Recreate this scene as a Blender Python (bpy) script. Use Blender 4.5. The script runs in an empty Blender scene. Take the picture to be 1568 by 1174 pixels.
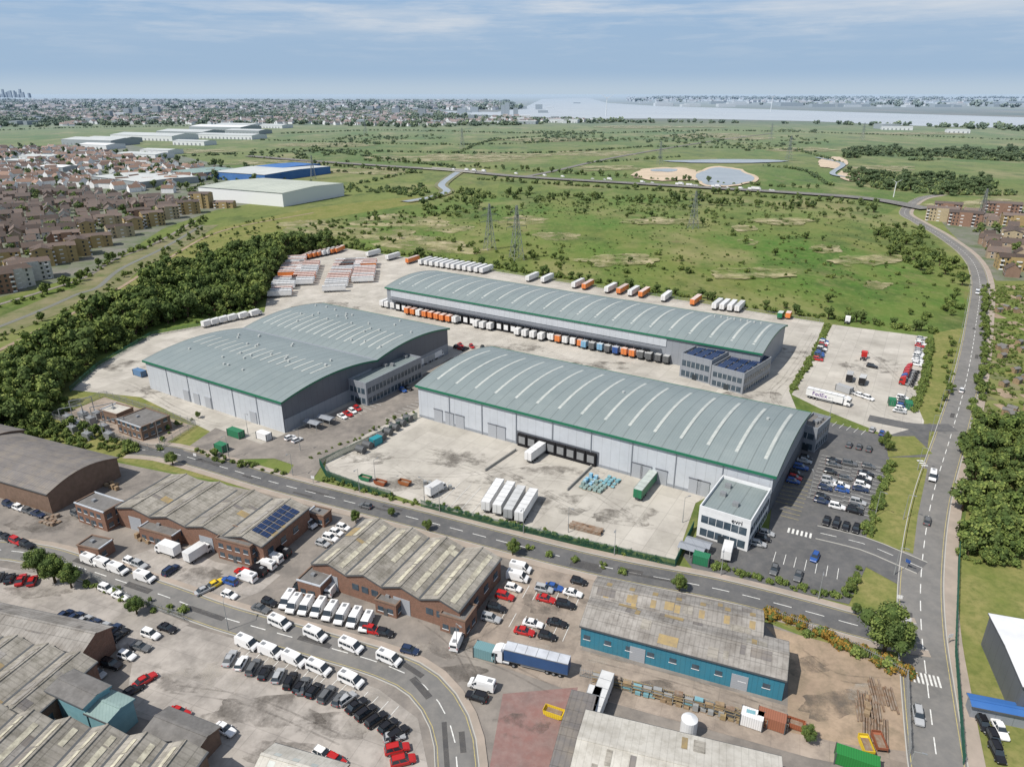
import bpy, math, random
from mathutils import Vector, Matrix, noise
R=random.Random(7)
H=110.0; F=1087.0; TH=math.atan(444/1087); ST,CT=math.sin(TH),math.cos(TH)
# survey: aerial-survey image coordinates -> metric ground coordinates at height z
def G(x,y,z=0.0):
    xn=(x-784)/F; yn=(y-587)/F
    dn=ST+yn*CT; k=(H-z)/dn
    return Vector((k*xn,k*(CT-yn*ST),z))
C=bpy.context.scene.collection
# ---------------------------------------------------------------- materials
def newmat(name):
    m=bpy.data.materials.new(name); m.use_nodes=True
    nt=m.node_tree; b=nt.nodes['Principled BSDF']; return m,nt,b
def N(nt,t,**k):
    n=nt.nodes.new(t)
    for a,v in k.items(): setattr(n,a,v)
    return n
def math_(nt,op,a,b=None,c=None):
    n=nt.nodes.new('ShaderNodeMath'); n.operation=op
    for i,v in enumerate((a,b,c)):
        if v is None: continue
        if isinstance(v,(int,float)): n.inputs[i].default_value=v
        else: nt.links.new(v,n.inputs[i])
    return n.outputs[0]
def mix(nt,f,a,b,mode='MIX'):
    n=nt.nodes.new('ShaderNodeMix'); n.data_type='RGBA'; n.blend_type=mode
    for s,v in ((0,f),(6,a),(7,b)):
        if isinstance(v,(int,float)): n.inputs[s].default_value=v
        elif isinstance(v,tuple): n.inputs[s].default_value=(*v[:3],1)
        else: nt.links.new(v,n.inputs[s])
    return n.outputs[2]
def nz(nt,co,scale,detail=4,rough=.6,lo=.4,hi=.6):
    n=N(nt,'ShaderNodeTexNoise'); n.inputs['Scale'].default_value=scale; n.inputs['Detail'].default_value=detail
    n.inputs['Roughness'].default_value=rough; nt.links.new(co,n.inputs['Vector'])
    m=N(nt,'ShaderNodeMapRange'); m.inputs[1].default_value=lo; m.inputs[2].default_value=hi
    nt.links.new(n.outputs[0],m.inputs[0]); return m.outputs[0]
HAZE_TINT=(.30,.38,.47)
def haze_tint(nt,col,k=8000):  # paints air haze into base colour, stronger with distance from the origin
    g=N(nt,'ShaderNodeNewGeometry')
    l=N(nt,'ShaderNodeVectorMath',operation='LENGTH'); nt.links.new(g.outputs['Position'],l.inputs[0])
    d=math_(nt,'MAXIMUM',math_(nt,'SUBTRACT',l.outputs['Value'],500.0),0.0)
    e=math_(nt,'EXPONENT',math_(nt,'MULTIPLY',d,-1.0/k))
    return mix(nt,math_(nt,'SUBTRACT',1.0,e),col,HAZE_TINT)
def coord(nt,rot=0,sc=(1,1,1)):
    t=N(nt,'ShaderNodeTexCoord')
    if rot==0 and sc==(1,1,1): return t.outputs['Object']
    m=N(nt,'ShaderNodeMapping'); m.inputs['Rotation'].default_value=(0,0,rot); m.inputs['Scale'].default_value=sc
    nt.links.new(t.outputs['Object'],m.inputs[0]); return m.outputs[0]
def M(name,c1,c2=None,scale=.3,rough=.85,metal=0,lo=.35,hi=.65,c3=None,scale3=3,amt3=.5,stripe=None,stripe2=None,dohaze=False,objcol=False,objmix=0,rnd=0,slab=None,rot=0,sc=(1,1,1),bump=0,d3=6,alpha=None):
    m,nt,b=newmat(name); co=coord(nt,rot,sc)
    if objcol:
        o=N(nt,'ShaderNodeObjectInfo'); col=mix(nt,1.0,o.outputs['Color'],c1,'MULTIPLY')
        if c2: col=mix(nt,nz(nt,co,scale,5,.65,lo,hi),col,mix(nt,1.0,o.outputs['Color'],c2,'MULTIPLY')); c2=None
    else:
        r=N(nt,'ShaderNodeRGB'); r.outputs[0].default_value=(*c1,1); col=r.outputs[0]
    if c2: col=mix(nt,nz(nt,co,scale,5,.65,lo,hi),col,c2)
    if objmix:
        o=N(nt,'ShaderNodeObjectInfo'); col=mix(nt,objmix,col,o.outputs['Color'])
    if c3: 
        f=math_(nt,'MULTIPLY',nz(nt,co,scale3,d3,.7,.42,.68),amt3); col=mix(nt,f,col,c3)
    if slab:
        w,ht,rr,dk=slab
        co2=coord(nt,rr)
        bt=N(nt,'ShaderNodeTexBrick'); bt.offset=0; bt.inputs['Scale'].default_value=1
        bt.inputs['Brick Width'].default_value=w; bt.inputs['Row Height'].default_value=ht; bt.inputs['Mortar Size'].default_value=.09
        bt.inputs['Color1'].default_value=(1,1,1,1); bt.inputs['Color2'].default_value=(.88,.88,.87,1); bt.inputs['Mortar'].default_value=(dk,dk,dk,1)
        nt.links.new(co2,bt.inputs['Vector']); col=mix(nt,1.0,col,bt.outputs[0],'MULTIPLY')
    for st in (stripe,stripe2):
        if not st: continue
        ax,per,wd,dk=st
        s=N(nt,'ShaderNodeSeparateXYZ'); nt.links.new(coord(nt),s.inputs[0])
        v={'x':s.outputs[0],'y':s.outputs[1],'z':s.outputs[2]}.get(ax) or math_(nt,'ADD',s.outputs[0],s.outputs[1])
        f=math_(nt,'FRACT',math_(nt,'DIVIDE',math_(nt,'ADD',v,500.0),per))
        f=math_(nt,'LESS_THAN',f,wd)
        col=mix(nt,f,col,mix(nt,1.0,col,(dk,dk,dk),'MULTIPLY'))
    if rnd:
        o=N(nt,'ShaderNodeObjectInfo')
        mr=N(nt,'ShaderNodeMapRange'); nt.links.new(o.outputs['Random'],mr.inputs[0]); mr.inputs[3].default_value=1-rnd; mr.inputs[4].default_value=1+rnd
        cb=N(nt,'ShaderNodeCombineColor'); 
        for i in range(3): nt.links.new(mr.outputs[0],cb.inputs[i])
        col=mix(nt,1.0,col,cb.outputs[0],'MULTIPLY')
    if dohaze: col=haze_tint(nt,col)
    nt.links.new(col,b.inputs['Base Color']); b.inputs['Roughness'].default_value=rough; b.inputs['Metallic'].default_value=metal
    if rough>=.8: b.inputs['Specular IOR Level'].default_value=.1
    if alpha: nt.links.new(math_(nt,'MULTIPLY',nz(nt,coord(nt),alpha[0],8,.7,alpha[1],alpha[2]),alpha[3]),b.inputs['Alpha'])
    if bump:
        bp=N(nt,'ShaderNodeBump'); bp.inputs['Strength'].default_value=bump; bp.inputs['Distance'].default_value=.1
        nt.links.new(nz(nt,co,4,4,.7,0,1),bp.inputs['Height']); nt.links.new(bp.outputs[0],b.inputs['Normal'])
    return m
EA=math.radians(30)   # estate axis
A21=math.radians(21)
mt={}
mt['concrete']=M('yard_concrete',(.53,.50,.45),(.44,.415,.37),.03,c3=(.26,.24,.215),scale3=.08,amt3=.55,slab=(6,9,EA,.76))
mt['concrete2']=M('old_concrete',(.43,.395,.36),(.32,.295,.27),.05,c3=(.19,.175,.16),scale3=.2,amt3=.6,slab=(5,5,A21,.82))
mt['pinkconc']=M('worn_yard',(.40,.335,.28),(.29,.245,.205),.06,c3=(.15,.13,.115),scale3=.22,amt3=.65,slab=(5,5,A21,.85))
mt['asphalt']=M('asphalt',(.13,.13,.133),(.095,.097,.10),.07,c3=(.185,.178,.168),scale3=.4,amt3=.5)
mt['asphaltl']=M('weathered_asphalt',(.20,.195,.188),(.15,.148,.143),.05,c3=(.26,.245,.225),scale3=.35,amt3=.5)
mt['asphalt2']=M('worn_asphalt',(.235,.213,.19),(.155,.143,.132),.05,c3=(.33,.295,.26),scale3=.16,amt3=.65)
mt['stain']=M('oil_and_dirt',(.10,.09,.08),(.15,.135,.12),.3,alpha=(.12,.47,.66,.6))
mt['dust']=M('pale_dust',(.50,.46,.40),alpha=(.14,.5,.7,.6))
mt['patch']=M('asphalt_repair',(.085,.085,.088),(.12,.115,.11),.5,alpha=(.5,.2,.35,.75))
mt['tyre']=M('tyre_rubber_mark',(.09,.08,.07),alpha=(.25,.38,.66,.28))
mt['dirt']=M('dirt',(.40,.305,.22),(.28,.215,.16),.07,c3=(.15,.13,.09),scale3=.3,amt3=.6)
mt['redyard']=M('red_yard',(.25,.14,.125),(.20,.14,.13),.12,c3=(.3,.23,.21),scale3=.5,amt3=.5)
mt['pave']=M('pavement_concrete',(.38,.32,.27),(.30,.26,.22),.2)
mt['kerb']=M('kerb_stone',(.42,.41,.38))
mt['white']=M('white_marking',(.75,.75,.72),(.5,.5,.48),1.5)
mt['yellow']=M('yellow_marking',(.52,.43,.17),(.34,.30,.16),1.5)
mt['grass']=M('mown_grass',(.155,.18,.05),(.25,.23,.09),.09,c3=(.10,.13,.035),scale3=.5,amt3=.75)
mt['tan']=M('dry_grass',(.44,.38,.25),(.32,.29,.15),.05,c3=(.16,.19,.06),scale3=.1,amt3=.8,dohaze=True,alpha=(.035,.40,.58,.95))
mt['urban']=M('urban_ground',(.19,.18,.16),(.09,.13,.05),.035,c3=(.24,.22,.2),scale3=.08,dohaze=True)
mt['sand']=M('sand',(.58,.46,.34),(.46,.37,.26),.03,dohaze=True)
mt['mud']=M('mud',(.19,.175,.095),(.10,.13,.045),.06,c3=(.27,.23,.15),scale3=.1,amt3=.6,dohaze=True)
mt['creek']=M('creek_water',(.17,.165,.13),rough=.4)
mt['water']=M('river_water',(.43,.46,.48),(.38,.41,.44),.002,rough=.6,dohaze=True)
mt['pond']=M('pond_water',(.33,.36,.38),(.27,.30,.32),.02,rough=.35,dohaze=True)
def landmat(name,far_on,k=1.0):
    m,nt,b=newmat(name); co=coord(nt,sc=(1,.6,1))
    v=N(nt,'ShaderNodeTexVoronoi'); v.inputs['Scale'].default_value=.0036 if far_on else .006; nt.links.new(co,v.inputs['Vector'])
    s=N(nt,'ShaderNodeSeparateColor'); nt.links.new(v.outputs['Color'],s.inputs[0])
    if far_on: col=mix(nt,s.outputs[0],(.08,.14,.032),(.165,.195,.06))
    else: col=mix(nt,nz(nt,co,.005,5,.6,.38,.62),(.08,.155,.036),(.15,.185,.058))
    col=mix(nt,nz(nt,co,.012 if not far_on else .006,8,.72,.42,.62),col,(.155,.175,.058))
    col=mix(nt,math_(nt,'MULTIPLY',nz(nt,co,.03,9,.78,.5,.66),.8),col,(.055,.095,.028))
    col=mix(nt,math_(nt,'MULTIPLY',nz(nt,co,.016,7,.7,.52,.64),.6),col,(.05,.085,.032))
    col=mix(nt,math_(nt,'MULTIPLY',nz(nt,co,.010,8,.7,.51,.65),.75),col,(.26,.235,.12))
    col=mix(nt,math_(nt,'MULTIPLY',nz(nt,co,.021,9,.75,.57,.68),.65),col,(.20,.16,.09))
    col=mix(nt,math_(nt,'MULTIPLY',nz(nt,co,.25,5,.75,.5,.62),.35),col,(.21,.235,.09))
    if far_on:
        g=N(nt,'ShaderNodeNewGeometry'); sx=N(nt,'ShaderNodeSeparateXYZ'); nt.links.new(g.outputs['Position'],sx.inputs[0])
        mr=N(nt,'ShaderNodeMapRange'); mr.inputs[1].default_value=2600; mr.inputs[2].default_value=3600; nt.links.new(sx.outputs[1],mr.inputs[0])
        far=mix(nt,nz(nt,co,.0022,8,.8,.4,.62),(.04,.065,.035),(.15,.125,.095))
        far=mix(nt,math_(nt,'MULTIPLY',nz(nt,co,.0009,4,.6,.5,.6),.8),far,(.14,.155,.065))
        col=mix(nt,mr.outputs[0],col,far)
    col=haze_tint(nt,col); nt.links.new(col,b.inputs['Base Color']); b.inputs['Roughness'].default_value=1
    b.inputs['Specular IOR Level'].default_value=0
    return m
mt['land']=landmat('land',True); mt['marsh']=landmat('marsh_grass',False)
mt['roofg']=M('metal_roof_greygreen',(.215,.255,.257),(.18,.218,.22),.05,rough=.5,stripe=('x',.8,.12,.86),stripe2=('x',4.2,.07,.70),c3=(.30,.34,.335),scale3=.10,amt3=.45)
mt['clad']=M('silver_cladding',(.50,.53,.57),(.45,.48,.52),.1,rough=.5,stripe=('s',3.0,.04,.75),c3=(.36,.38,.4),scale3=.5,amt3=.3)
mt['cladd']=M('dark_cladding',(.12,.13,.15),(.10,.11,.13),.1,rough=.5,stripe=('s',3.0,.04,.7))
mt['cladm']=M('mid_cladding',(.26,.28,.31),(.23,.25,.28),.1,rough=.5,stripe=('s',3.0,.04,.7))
mt['green']=M('green_trim',(.012,.14,.075),rough=.5)
mt['rooflight']=M('rooflight',(.48,.50,.47),(.38,.41,.39),.4,rough=.5)
mt['glass']=M('glass_dark',(.03,.04,.05),rough=.08)
mt['glassb']=M('office_glass',(.07,.10,.13),(.04,.06,.08),.5,rough=.1)
mt['black']=M('black_rubber',(.02,.02,.022),rough=.8)
mt['door']=M('door_grey',(.34,.36,.39),rough=.5,stripe=('z',.5,.1,.8))
mt['wpaint']=M('white_panel',(.72,.73,.74),(.64,.65,.66),.3,rough=.4)
mt['grey']=M('grey_steel',(.3,.31,.32),(.25,.26,.27),1,rough=.5,metal=.3)
mt['ventg']=M('vent_cowl',(.42,.44,.43),rough=.5)
mt['darksteel']=M('dark_steel',(.08,.085,.09),rough=.6)
mt['asb']=M('asbestos_roof',(.36,.34,.315),(.26,.245,.225),.12,stripe=('x',1.0,.25,.86),stripe2=('y',2.6,.06,.72),c3=(.15,.135,.12),scale3=.35,amt3=.75,bump=.3)
mt['asby']=M('lichen_roof',(.38,.355,.31),(.27,.25,.22),.13,stripe=('y',1.0,.25,.86),stripe2=('x',2.4,.06,.72),c3=(.14,.13,.105),scale3=.35,amt3=.8,bump=.3)
mt['asbd']=M('dark_asbestos_roof',(.195,.183,.178),(.15,.14,.136),.12,stripe=('x',1.0,.25,.86),stripe2=('y',3,.05,.75),c3=(.27,.235,.19),scale3=.3,amt3=.6,bump=.3)
mt['ylight']=M('aged_rooflight',(.58,.55,.43),(.40,.37,.30),.5,c3=(.2,.185,.14),scale3=1,amt3=.5)
mt['rust']=M('rust_patch',(.36,.27,.13),(.25,.2,.13),.6)
mt['brick']=M('brick',(.23,.125,.09),(.17,.10,.075),.8,c3=(.30,.21,.16),scale3=3,stripe=('z',.3,.2,.85))
mt['brickp']=M('brown_brick',(.22,.15,.115),(.17,.12,.09),.8,stripe=('z',.3,.2,.85))
mt['blueclad']=M('teal_cladding',(.035,.20,.29),(.03,.165,.24),.2,rough=.55,stripe=('s',1.0,.12,.8),c3=(.08,.24,.3),scale3=.4,amt3=.4)
mt['bluelt']=M('pale_blue_render',(.2,.38,.43),(.16,.32,.37),.5)
mt['tealroof']=M('teal_roof',(.26,.35,.335),(.2,.28,.27),.2,stripe=('s',.8,.15,.85))
mt['flat']=M('flat_roof_felt',(.17,.165,.16),(.125,.12,.115),.3,c3=(.24,.23,.22),scale3=.8)
mt['flatl']=M('flat_roof_light',(.55,.53,.48),(.44,.42,.38),.15,c3=(.28,.26,.22),scale3=.4,amt3=.6,stripe=('x',1.2,.1,.85))
mt['solar']=M('solar_panel',(.02,.035,.09),(.015,.03,.07),1,rough=.15,stripe=('x',1.0,.06,3.0))
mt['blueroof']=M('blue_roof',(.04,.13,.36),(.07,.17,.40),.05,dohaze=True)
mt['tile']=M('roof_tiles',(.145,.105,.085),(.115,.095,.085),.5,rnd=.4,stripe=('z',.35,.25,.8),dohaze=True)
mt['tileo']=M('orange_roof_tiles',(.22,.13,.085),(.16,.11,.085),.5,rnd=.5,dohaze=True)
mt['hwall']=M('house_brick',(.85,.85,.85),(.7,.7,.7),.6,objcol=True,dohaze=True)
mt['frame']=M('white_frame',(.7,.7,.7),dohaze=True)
mt['paint']=M('vehicle_paint',(1,1,1),objcol=True,rough=.22)
mt['trpaint']=M('trailer_side',(1,1,1),(.85,.85,.85),.4,objcol=True,rough=.45)
mt['trroof']=M('trailer_roof',(.66,.67,.67),(.50,.50,.49),.35,rough=.5,rnd=.15,objmix=.3)
mt['lamp']=M('lamp_lens',(.75,.75,.7),rough=.2)
mt['red']=M('red_lens',(.4,.02,.02),rough=.3)
mt['gfence']=M('green_fence_steel',(.02,.10,.07),rough=.6)
mt['galv']=M('galvanised_steel',(.28,.29,.29),rough=.6)
mt['bark']=M('bark',(.10,.075,.05),(.06,.045,.03),3)
mt['pylon']=M('pylon_steel',(.20,.22,.22),dohaze=True)
mt['palletblue']=M('blue_wrap',(.10,.36,.55),(.4,.5,.55),1)
mt['wood']=M('timber',(.33,.24,.15),(.22,.165,.11),1)
mt['scrap']=M('scrap_steel',(.20,.125,.08),(.28,.24,.2),.8)
mt['container']=M('painted_steel',(1,1,1),objcol=True,rough=.6,stripe=('x',.4,.4,.8))
mt['purple']=M('purple_lettering',(.09,.02,.2))
mt['skyline']=M('haze_tinted_tower',(.27,.33,.40),(.31,.37,.44),.01)  # blue-grey distance haze put straight into the tower colour
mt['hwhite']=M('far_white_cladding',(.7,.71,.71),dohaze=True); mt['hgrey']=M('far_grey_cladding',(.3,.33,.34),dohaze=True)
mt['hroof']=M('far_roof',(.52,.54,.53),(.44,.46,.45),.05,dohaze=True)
mt['bigroof']=M('pale_green_grey_roof',(.42,.45,.40),(.36,.39,.35),.05,stripe=('x',8,.1,1.35))
def leafmat(name,c1,c2,c3=None,w=.6):
    m,nt,b=newmat(name); co=coord(nt)
    o=N(nt,'ShaderNodeObjectInfo')
    col=mix(nt,nz(nt,co,6.0,4,.7,.35,.65),c1,c2)
    col=mix(nt,math_(nt,'MULTIPLY',o.outputs['Random'],w),col,c3 or (c1[0]*.5,c1[1]*.6,c1[2]*.6))
    col=haze_tint(nt,col); nt.links.new(col,b.inputs['Base Color']); b.inputs['Roughness'].default_value=.9
    b.inputs['Specular IOR Level'].default_value=.15
    return m
mt['leaf']=leafmat('leaves',(.145,.20,.048),(.24,.27,.085))
mt['leafd']=leafmat('dark_leaves',(.085,.13,.04),(.13,.165,.055))
mt['leafo']=leafmat('bronze_leaves',(.34,.16,.03),(.25,.19,.045),(.16,.12,.03))
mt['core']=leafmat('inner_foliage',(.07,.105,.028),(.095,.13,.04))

# ---------------------------------------------------------------- mesh builder
class MB:
    def __init__(s): s.v=[];s.f=[];s.m=[];s.k=[]
    def mi(s,m):
        if m not in s.k: s.k.append(m)
        return s.k.index(m)
    def face(s,pts,m):
        b=len(s.v); s.v+= [tuple(p) for p in pts]; s.f.append(tuple(range(b,b+len(pts)))); s.m.append(s.mi(m))
    def box(s,x0,x1,y0,y1,z0,z1,m,mtop=None,bottom=False):
        P=[(x0,y0,z0),(x1,y0,z0),(x1,y1,z0),(x0,y1,z0),(x0,y0,z1),(x1,y0,z1),(x1,y1,z1),(x0,y1,z1)]
        b=len(s.v); s.v+=P
        fs=[(0,1,5,4),(1,2,6,5),(2,3,7,6),(3,0,4,7),(4,5,6,7)]
        if bottom: fs.append((3,2,1,0))
        for i,f in enumerate(fs):
            s.f.append(tuple(b+q for q in f)); s.m.append(s.mi(mtop if (i==4 and mtop) else m))
    def beam(s,a,b,w,m):
        a=Vector(a);b=Vector(b); d=(b-a)
        if d.length<1e-6:return
        d.normalize(); u=d.cross(Vector((0,0,1)))
        if u.length<.01: u=Vector((1,0,0))
        u.normalize(); v=d.cross(u); u*=w/2; v*=w/2
        A=[a+u+v,a-u+v,a-u-v,a+u-v]; B=[b+u+v,b-u+v,b-u-v,b+u-v]; k=len(s.v); s.v+=[tuple(p) for p in A+B]
        for i in range(4):
            j=(i+1)%4; s.f.append((k+i,k+j,k+4+j,k+4+i)); s.m.append(s.mi(m))
    def cyl(s,p,r,h,m,axis='z',n=12,r2=None,mtop=None):
        r2=r if r2 is None else r2
        p=Vector(p); A=[];B=[]
        for i in range(n):
            a=2*math.pi*i/n; c,q=math.cos(a),math.sin(a)
            if axis=='z': A.append(p+Vector((c*r,q*r,0))); B.append(p+Vector((c*r2,q*r2,h)))
            elif axis=='y': A.append(p+Vector((c*r,0,q*r))); B.append(p+Vector((c*r2,h,q*r2)))
            else: A.append(p+Vector((0,c*r,q*r))); B.append(p+Vector((h,c*r2,q*r2)))
        k=len(s.v); s.v+=[tuple(q) for q in A+B]
        for i in range(n):
            j=(i+1)%n; s.f.append((k+i,k+j,k+n+j,k+n+i)); s.m.append(s.mi(m))
        s.f.append(tuple(k+n+i for i in range(n))); s.m.append(s.mi(mtop or m))
        s.f.append(tuple(k+n-1-i for i in range(n))); s.m.append(s.mi(mtop or m))
    def prism(s,prof,a0,a1,ms,mend,axis='x'):
        n=len(prof)
        def pt(a,p): return (a,p[0],p[1]) if axis=='x' else (p[0],a,p[1])
        for i in range(n):
            j=(i+1)%n; m=ms[i] if isinstance(ms,list) else ms
            if m is None: continue
            s.face([pt(a0,prof[i]),pt(a1,prof[i]),pt(a1,prof[j]),pt(a0,prof[j])],m)
        s.face([pt(a0,p) for p in prof],mend); s.face([pt(a1,p) for p in prof][::-1],mend)
    def mesh(s,name):
        me=bpy.data.meshes.new(name); me.from_pydata(s.v,[],s.f)
        for k in s.k: me.materials.append(mt[k])
        me.polygons.foreach_set('material_index',s.m); me.update(); return me
    def obj(s,name,loc=(0,0,0),rot=0,parent=None,color=None):
        return place(s.mesh(name),name,loc,rot,parent,color)
def place(me,name,loc=(0,0,0),rot=0,parent=None,color=None,scale=None):
    o=bpy.data.objects.new(name,me); C.objects.link(o); o.location=loc; o.rotation_euler=(0,0,rot)
    if parent: o.parent=parent
    if color: o.color=(*color,1)
    if scale: o.scale=scale if isinstance(scale,tuple) else (scale,)*3
    return o
def empty(name,loc=(0,0,0),rot=0):
    o=bpy.data.objects.new(name,None); C.objects.link(o); o.location=loc; o.rotation_euler=(0,0,rot); return o
# ---------------------------------------------------------------- ground sheets
def poly(name,px,m,z):
    mb=MB(); pts=[G(*p) for p in px]; mb.face([(p.x,p.y,z) for p in pts],m)
    o=mb.obj(name)
    if o.data.polygons[0].normal.z<0: o.data.flip_normals()
    return o
def blob(name,items,m,z,seed=0,am=1.0,dz=.002):
    mb=MB()
    for q,(cx,cy,rx,ry) in enumerate(items):
        n=48; P=[]
        for i in range(n):
            a=-2*math.pi*i/n
            k=1+am*(.5*noise.noise(Vector((math.cos(a)*1.3+cx*.1,math.sin(a)*1.3+cy*.1,seed)))+.22*noise.noise(Vector((math.cos(a)*4+cx,math.sin(a)*4+cy,seed))))
            g=G(cx+rx*k*math.cos(a),cy+ry*k*math.sin(a)); P.append((g.x,g.y,z+q*dz))
        mb.face(P[::-1],m)
    o=mb.obj(name)
    for p in o.data.polygons:
        if p.normal.z<0: p.flip()
    return o
def smooth(P,step=4.0):
    out=[]
    P=[P[0]*2-P[1]]+P+[P[-1]*2-P[-2]]
    for i in range(1,len(P)-2):
        a,b,c,d=P[i-1:i+3]; n=max(2,min(60,int((c-b).length/step)))
        for k in range(n):
            t=k/n; out.append(.5*((2*b)+(c-a)*t+(2*a-5*b+4*c-d)*t*t+(3*b-a-3*c+d)*t**3))
    out.append(P[-2]); return out
def path(px,step=4): return smooth([G(*p) for p in px],step)
def off(P,d):
    out=[]
    for i,p in enumerate(P):
        t=(P[min(i+1,len(P)-1)]-P[max(i-1,0)]); t.z=0; t.normalize(); out.append(p+Vector((-t.y,t.x,0))*d)
    return out
def band(mb,P,d0,d1,m,z,h=0):
    A=off(P,d0);B=off(P,d1)
    for i in range(len(P)-1):
        a,b,c,d=A[i],A[i+1],B[i+1],B[i]
        q=[(a.x,a.y,z+h),(b.x,b.y,z+h),(c.x,c.y,z+h),(d.x,d.y,z+h)]
        if d1<d0: q=q[::-1]
        mb.face(q,m)
        if h:
            mb.face([(a.x,a.y,z),(b.x,b.y,z),(b.x,b.y,z+h),(a.x,a.y,z+h)],m)
            mb.face([(d.x,d.y,z),(c.x,c.y,z),(c.x,c.y,z+h),(d.x,d.y,z+h)],m)
def dashes(mb,P,o,w,on,gap,m,z):
    Q=off(P,o); d=0
    for i in range(len(Q)-1):
        a,b=Q[i],Q[i+1]; L=(b-a).length; t=(b-a).normalized(); n=Vector((-t.y,t.x,0))*w/2
        s=0
        while s<L:
            ph=(d+s)%(on+gap)
            if ph<on:
                e=min(L,s+on-ph)
                p,q=a+t*s,a+t*e
                mb.face([(v.x,v.y,z) for v in (p-n,q-n,q+n,p+n)],m); s=e+1e-3
            else: s+= on+gap-ph
        d+=L
def road(name,px,w,m='asphalt',z=.06,centre=True,yellow=True,kerb=True,pl=0,pr=0):
    P=path(px); mb=MB(); band(mb,P,-w/2,w/2,m,z)
    if centre: dashes(mb,P,0,.22,4,3,'white',z+.02)
    if yellow:
        for s in (-1,1): dashes(mb,P,s*(w/2-.45),.14,500,0,'yellow',z+.02)
    mb.obj(name)
    if kerb:
        k=MB()
        for s in (-1,1): band(k,P,s*w/2,s*(w/2+.2),'kerb',z-.04,.16)
        k.obj('kerb')
    if pl or pr:
        k=MB()
        if pl: band(k,P,w/2+.2,w/2+.2+pl,'pave',z-.05,.16)
        if pr: band(k,P,-w/2-.2,-w/2-.2-pr,'pave',z-.05,.16)
        k.obj('pavement')
    return P
g=MB(); 
xs=[-60000,-20000,-8000,-3000,-1000,0,1000,3000,8000,20000,60000]; ys=[-3000,0,1000,3000,8000,20000,90000]
for i in range(len(xs)-1):
    for j in range(len(ys)-1): g.face([(xs[i],ys[j],0),(xs[i+1],ys[j],0),(xs[i+1],ys[j+1],0),(xs[i],ys[j+1],0)],'land')
g.obj('ground')
poly('marsh_field',[(560,376),(500,364),(420,350),(500,322),(640,305),(800,298),(1000,303),(1200,310),(1340,320),(1400,345),(1460,395),(1478,430),(1475,480),(1440,524),(1270,492),(1060,462),(850,430),(640,397)],'marsh',.02)
blob('dry_grass_patch',[(470,347,44,11),(610,338,66,9),(640,372,62,11),(560,358,66,9),(700,382,45,7),(855,362,34,6),(800,338,40,6),(690,350,40,6),(1262,382,24,7),(1342,438,20,7),(640,243,80,4),(560,262,70,5),(905,235,70,4),(1080,208,70,3),(690,240,60,4),(1140,212,40,3),(1500,314,85,8),(1350,258,50,5),(1140,350,18,5),(745,243,60,5),(1145,372,16,5),(780,238,70,4),(420,250,70,4),(500,222,80,3),(1230,230,60,3),(930,258,50,4),(950,400,60,8),(1150,420,70,9),(1330,400,60,8),(1010,340,60,5),(300,232,60,3),(1200,340,50,5),(850,215,90,3),(1000,195,90,2),(1400,205,90,2)],'tan',.06,0,1,.03)
blob('sand_spit',[(1022,268,56,10),(1275,250,24,9),(1305,270,22,8)],'sand',1.1,3,.6,.03)
blob('sand_spit',[(1108,273,48,16)],'sand',1.15,5,.45,.03)
blob('pond',[(1108,273,42,14),(1115,248,90,2.8),(1018,262,20,2.5)],'pond',1.3,5,.45,.03)
cr=MB(); P=path([(705,262),(690,272),(676,284),(684,294),(660,303),(620,310)]); band(cr,P,-9,9,'mud',.9); band(cr,P,-4.5,4.5,'pond',1.0); cr.obj('stream')
cr=MB(); P=path([(1250,242),(1290,252),(1275,268),(1330,276)]); band(cr,P,-4,4,'pond',1.5); cr.obj('stream')
poly('river',[(560,172),(640,170),(760,172),(800,166),(830,152),(900,150),(930,158),(1010,163),(1120,166),(1300,172),(1568,180),(1900,187),(1900,204),(1568,197),(1400,193),(1240,186),(1050,182),(930,182),(850,181),(760,177),(560,176)],'water',.5)
poly('river',[(1040,153),(1300,156),(1500,158),(1500,159.5),(1300,157.5),(1040,155)],'water',.5)
poly('residential_ground',[(-300,230),(200,222),(380,262),(500,290),(330,322),(250,350),(150,415),(60,440),(0,455),(-300,560)],'urban',.02)
poly('residential_ground',[(1425,318),(1568,322),(1750,330),(1750,430),(1525,430),(1490,390),(1450,350)],'urban',.03)
poly('flood_bank',[(0,560),(60,505),(150,458),(230,408),(330,350),(480,318),(640,300),(640,312),(480,338),(350,375),(250,430),(160,482),(100,535),(0,605)],'grass',.05)
cr=MB(); P=path([(-60,520),(0,500),(75,470),(120,450),(150,440),(185,412),(250,380),(310,345)]); band(cr,P,-14,14,'mud',.08); cr.obj('creek_bank')
cr=MB(); band(cr,P,-1.6,1.6,'creek',.14); cr.obj('creek')
cr=MB(); P2=path([(-60,486),(0,466),(60,448),(130,425),(175,398),(235,374),(300,338)]); band(cr,P2,-1.5,1.5,'asphalt2',.16); cr.obj('path')
cr=MB(); P2=path([(-60,560),(0,536),(70,500),(160,455),(240,407),(340,354),(480,326)]); band(cr,P2,-1.3,1.3,'dirt',.18); cr.obj('path')
poly('verge',[(0,650),(110,600),(215,605),(345,672),(300,690),(480,748),(640,790),(1040,880),(1310,950),(1390,980),(1380,1030),(1180,950),(900,880),(640,815),(470,765),(180,705),(0,690)],'grass',.03)
poly('verge',[(1430,510),(1485,500),(1475,600),(1455,680),(1435,730),(1418,850),(1400,960),(1340,965),(1290,930),(1300,870),(1330,700),(1400,640),(1415,600)],'grass',.03)
poly('verge',[(1505,640),(1700,640),(1900,1300),(1480,1300),(1466,1000),(1468,850)],'grass',.03)
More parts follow.
